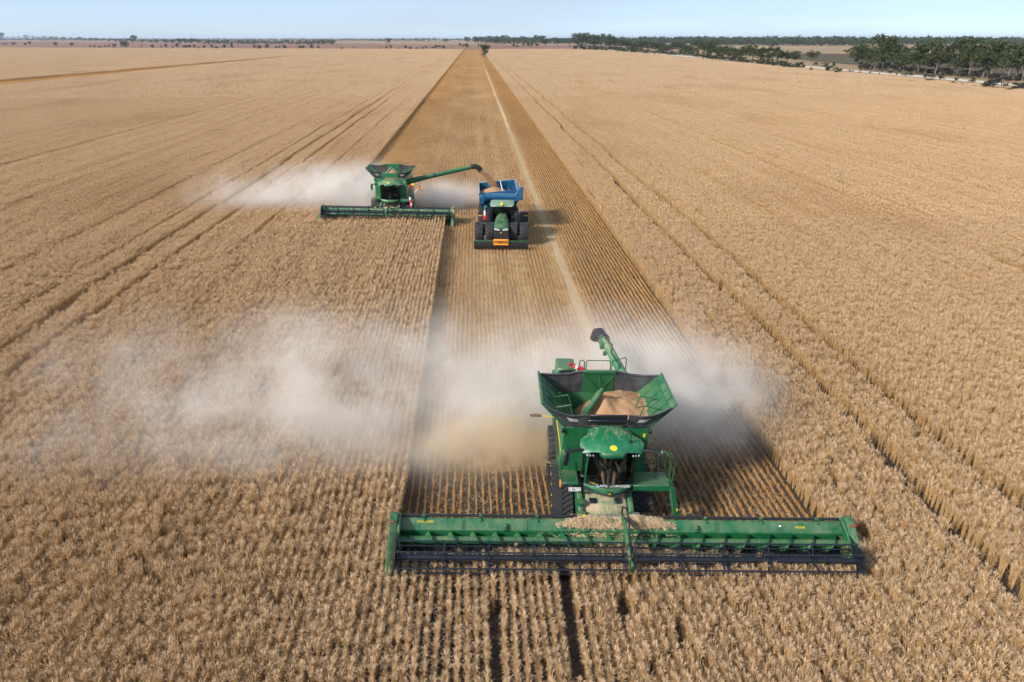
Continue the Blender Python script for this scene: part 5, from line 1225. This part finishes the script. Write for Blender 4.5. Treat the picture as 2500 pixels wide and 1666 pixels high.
def billow(t, p, scale, lo, hi, stretch=(1, 1, 1), loc=(0, 0, 0)):
    w = t.noise(t.scale(p, (scale * .5,) * 3, loc), 1, 2, .5, col=True)
    off = t.t.nodes.new('ShaderNodeVectorMath'); off.operation = 'MULTIPLY_ADD'; t.l(w, off.inputs[0]); off.inputs[1].default_value = (2.4,) * 3; t.l(p, off.inputs[2])
    n = t.noise(t.scale(off.outputs[0], tuple(scale * s for s in stretch), loc), 1, 6, .66)
    return t.mapr(n, lo, hi, 0, 1, True)
def near_dust(t):
    p = t.pos(); X, Y, Z = t.sep(p)
    s = t.math('SUBTRACT', 5.0, X)
    yc = t.math('MULTIPLY_ADD', s, -.035, 28.2)
    wy = t.math('MULTIPLY_ADD', t.math('MAXIMUM', s, 0.0), .16, 2.9)
    hz = t.math('MULTIPLY_ADD', t.math('MAXIMUM', s, 0.0), .02, 2.5)
    zc = t.math('MULTIPLY_ADD', t.math('MAXIMUM', s, 0.0), .02, 1.0)
    q = t.math('DIVIDE', t.math('SUBTRACT', Y, yc), wy); gy = t.math('EXPONENT', t.math('MULTIPLY', t.math('MULTIPLY', q, q), -1.0))
    q2 = t.math('DIVIDE', t.math('SUBTRACT', Z, zc), hz); gz = t.math('EXPONENT', t.math('MULTIPLY', t.math('MULTIPLY', q2, q2), -1.3))
    prof = t.math('MULTIPLY', t.mapr(X, 13.8, 9.5, 0, 1, True), t.mapr(X, -30, 3, .0, 1))
    prof = t.math('POWER', prof, 2.0)
    edge = t.math('MULTIPLY', t.mapr(Z, 7.5, 5.0), t.mapr(Y, 19.5, 23.5, 0, 1, True)); edge = t.math('MULTIPLY', edge, t.mapr(Y, 40, 34))
    wis = t.mapr(t.noise(t.scale(p, (.75, .8, 1.0), (2, 7, 1)), 1, 5, .65), .33, .64, .40, 1.25)
    b = t.math('ADD', t.math('MULTIPLY', billow(t, p, .26, .43, .66, stretch=(.75, 1.0, .8)), .95), .035); b = t.math('ADD', b, t.math('MULTIPLY', gauss(t, X, -.5, 5.0), .14))
    d = t.math('MULTIPLY', t.math('MULTIPLY', gy, gz), t.math('MULTIPLY', prof, t.math('MULTIPLY', edge, b)))
    puff = t.math('MULTIPLY', t.math('MULTIPLY', gauss(t, X, 9.2, 2.6), gauss(t, Y, 26.6, 2.2)), t.math('MULTIPLY', gauss(t, Z, 1.8, 1.6), billow(t, p, .5, .36, .62, loc=(9, 2, 4))))
    d = t.math('MULTIPLY', t.math('MULTIPLY_ADD', d, 1.35, t.math('MULTIPLY', puff, 1.3)), wis)
    return t.math('MULTIPLY', d, edge)
dust_volume('dust_cloud', (-30, 19.5, .02), (14, 40, 7.6), near_dust, (.98, .935, .88), 'pale dust cloud drifting left from behind the near combine')
def chaff(t):
    p = t.pos(); X, Y, Z = t.sep(p)
    d = t.math('MULTIPLY', t.math('MULTIPLY', gauss(t, X, .3, 2.3), gauss(t, Y, 25.0, 1.1)), gauss(t, Z, .55, .7))
    d = t.math('MULTIPLY', d, t.mapr(Z, 2.2, 1.6)); d = t.math('MULTIPLY', d, billow(t, p, .5, .36, .60))
    return t.math('MULTIPLY', d, 4.5)
dust_volume('chaff_spray', (-5.5, 22, .02), (5.5, 28.4, 2.3), chaff, (.95, .77, .52), 'tan chaff spray low on the stubble left of the near combine')
def far_dust(t):
    p = t.pos(); X, Y, Z = t.sep(p)
    lx = t.math('MULTIPLY', t.mapr(X, -34, -13, .0, 1), t.mapr(X, -7.5, -10, 0, 1)); gl = t.math('MULTIPLY', t.math('POWER', lx, 2.0), t.math('MULTIPLY', gauss(t, Y, 71.5, 2.8), gauss(t, Z, 1.6, 2.1)))
    rx = t.math('MULTIPLY', t.mapr(X, -8, -5.5), t.mapr(X, 1.2, -3.0, 0, 1)); gr = t.math('MULTIPLY', rx, t.math('MULTIPLY', gauss(t, Y, 73.5, 2.6), gauss(t, Z, .9, 1.1)))
    d = t.math('ADD', gl, t.math('MULTIPLY', gr, .8)); b = t.math('ADD', t.math('MULTIPLY', billow(t, p, .28, .36, .62, loc=(3, 1, 5)), .95), .05)
    d = t.math('MULTIPLY', t.math('MULTIPLY', d, b), t.math('MULTIPLY', t.mapr(Z, 6.4, 4.5), t.math('MULTIPLY', t.mapr(Y, 80, 77), t.mapr(Y, 64.5, 67.5))))
    return t.math('MULTIPLY', d, 1.0)
dust_volume('dust_cloud', (-35, 64.5, .02), (1.4, 80, 6.5), far_dust, (.985, .95, .91), 'white dust cloud around the far combine')
# thin haze of the whole air
hz = MB().box((0, 7900, 18), (33000, 17000, 40)).build('haze', None); hz.data.materials.clear()
t = NT('haze'); v = t.n('VolumePrincipled'); v.inputs['Color'].default_value = (.62, .79, 1, 1); v.inputs['Density'].default_value = 6e-5; v.inputs['Anisotropy'].default_value = .2
t.l(v.outputs[0], t.out.inputs['Volume']); hz.data.materials.append(t.m); tag(hz, kind='stuff')
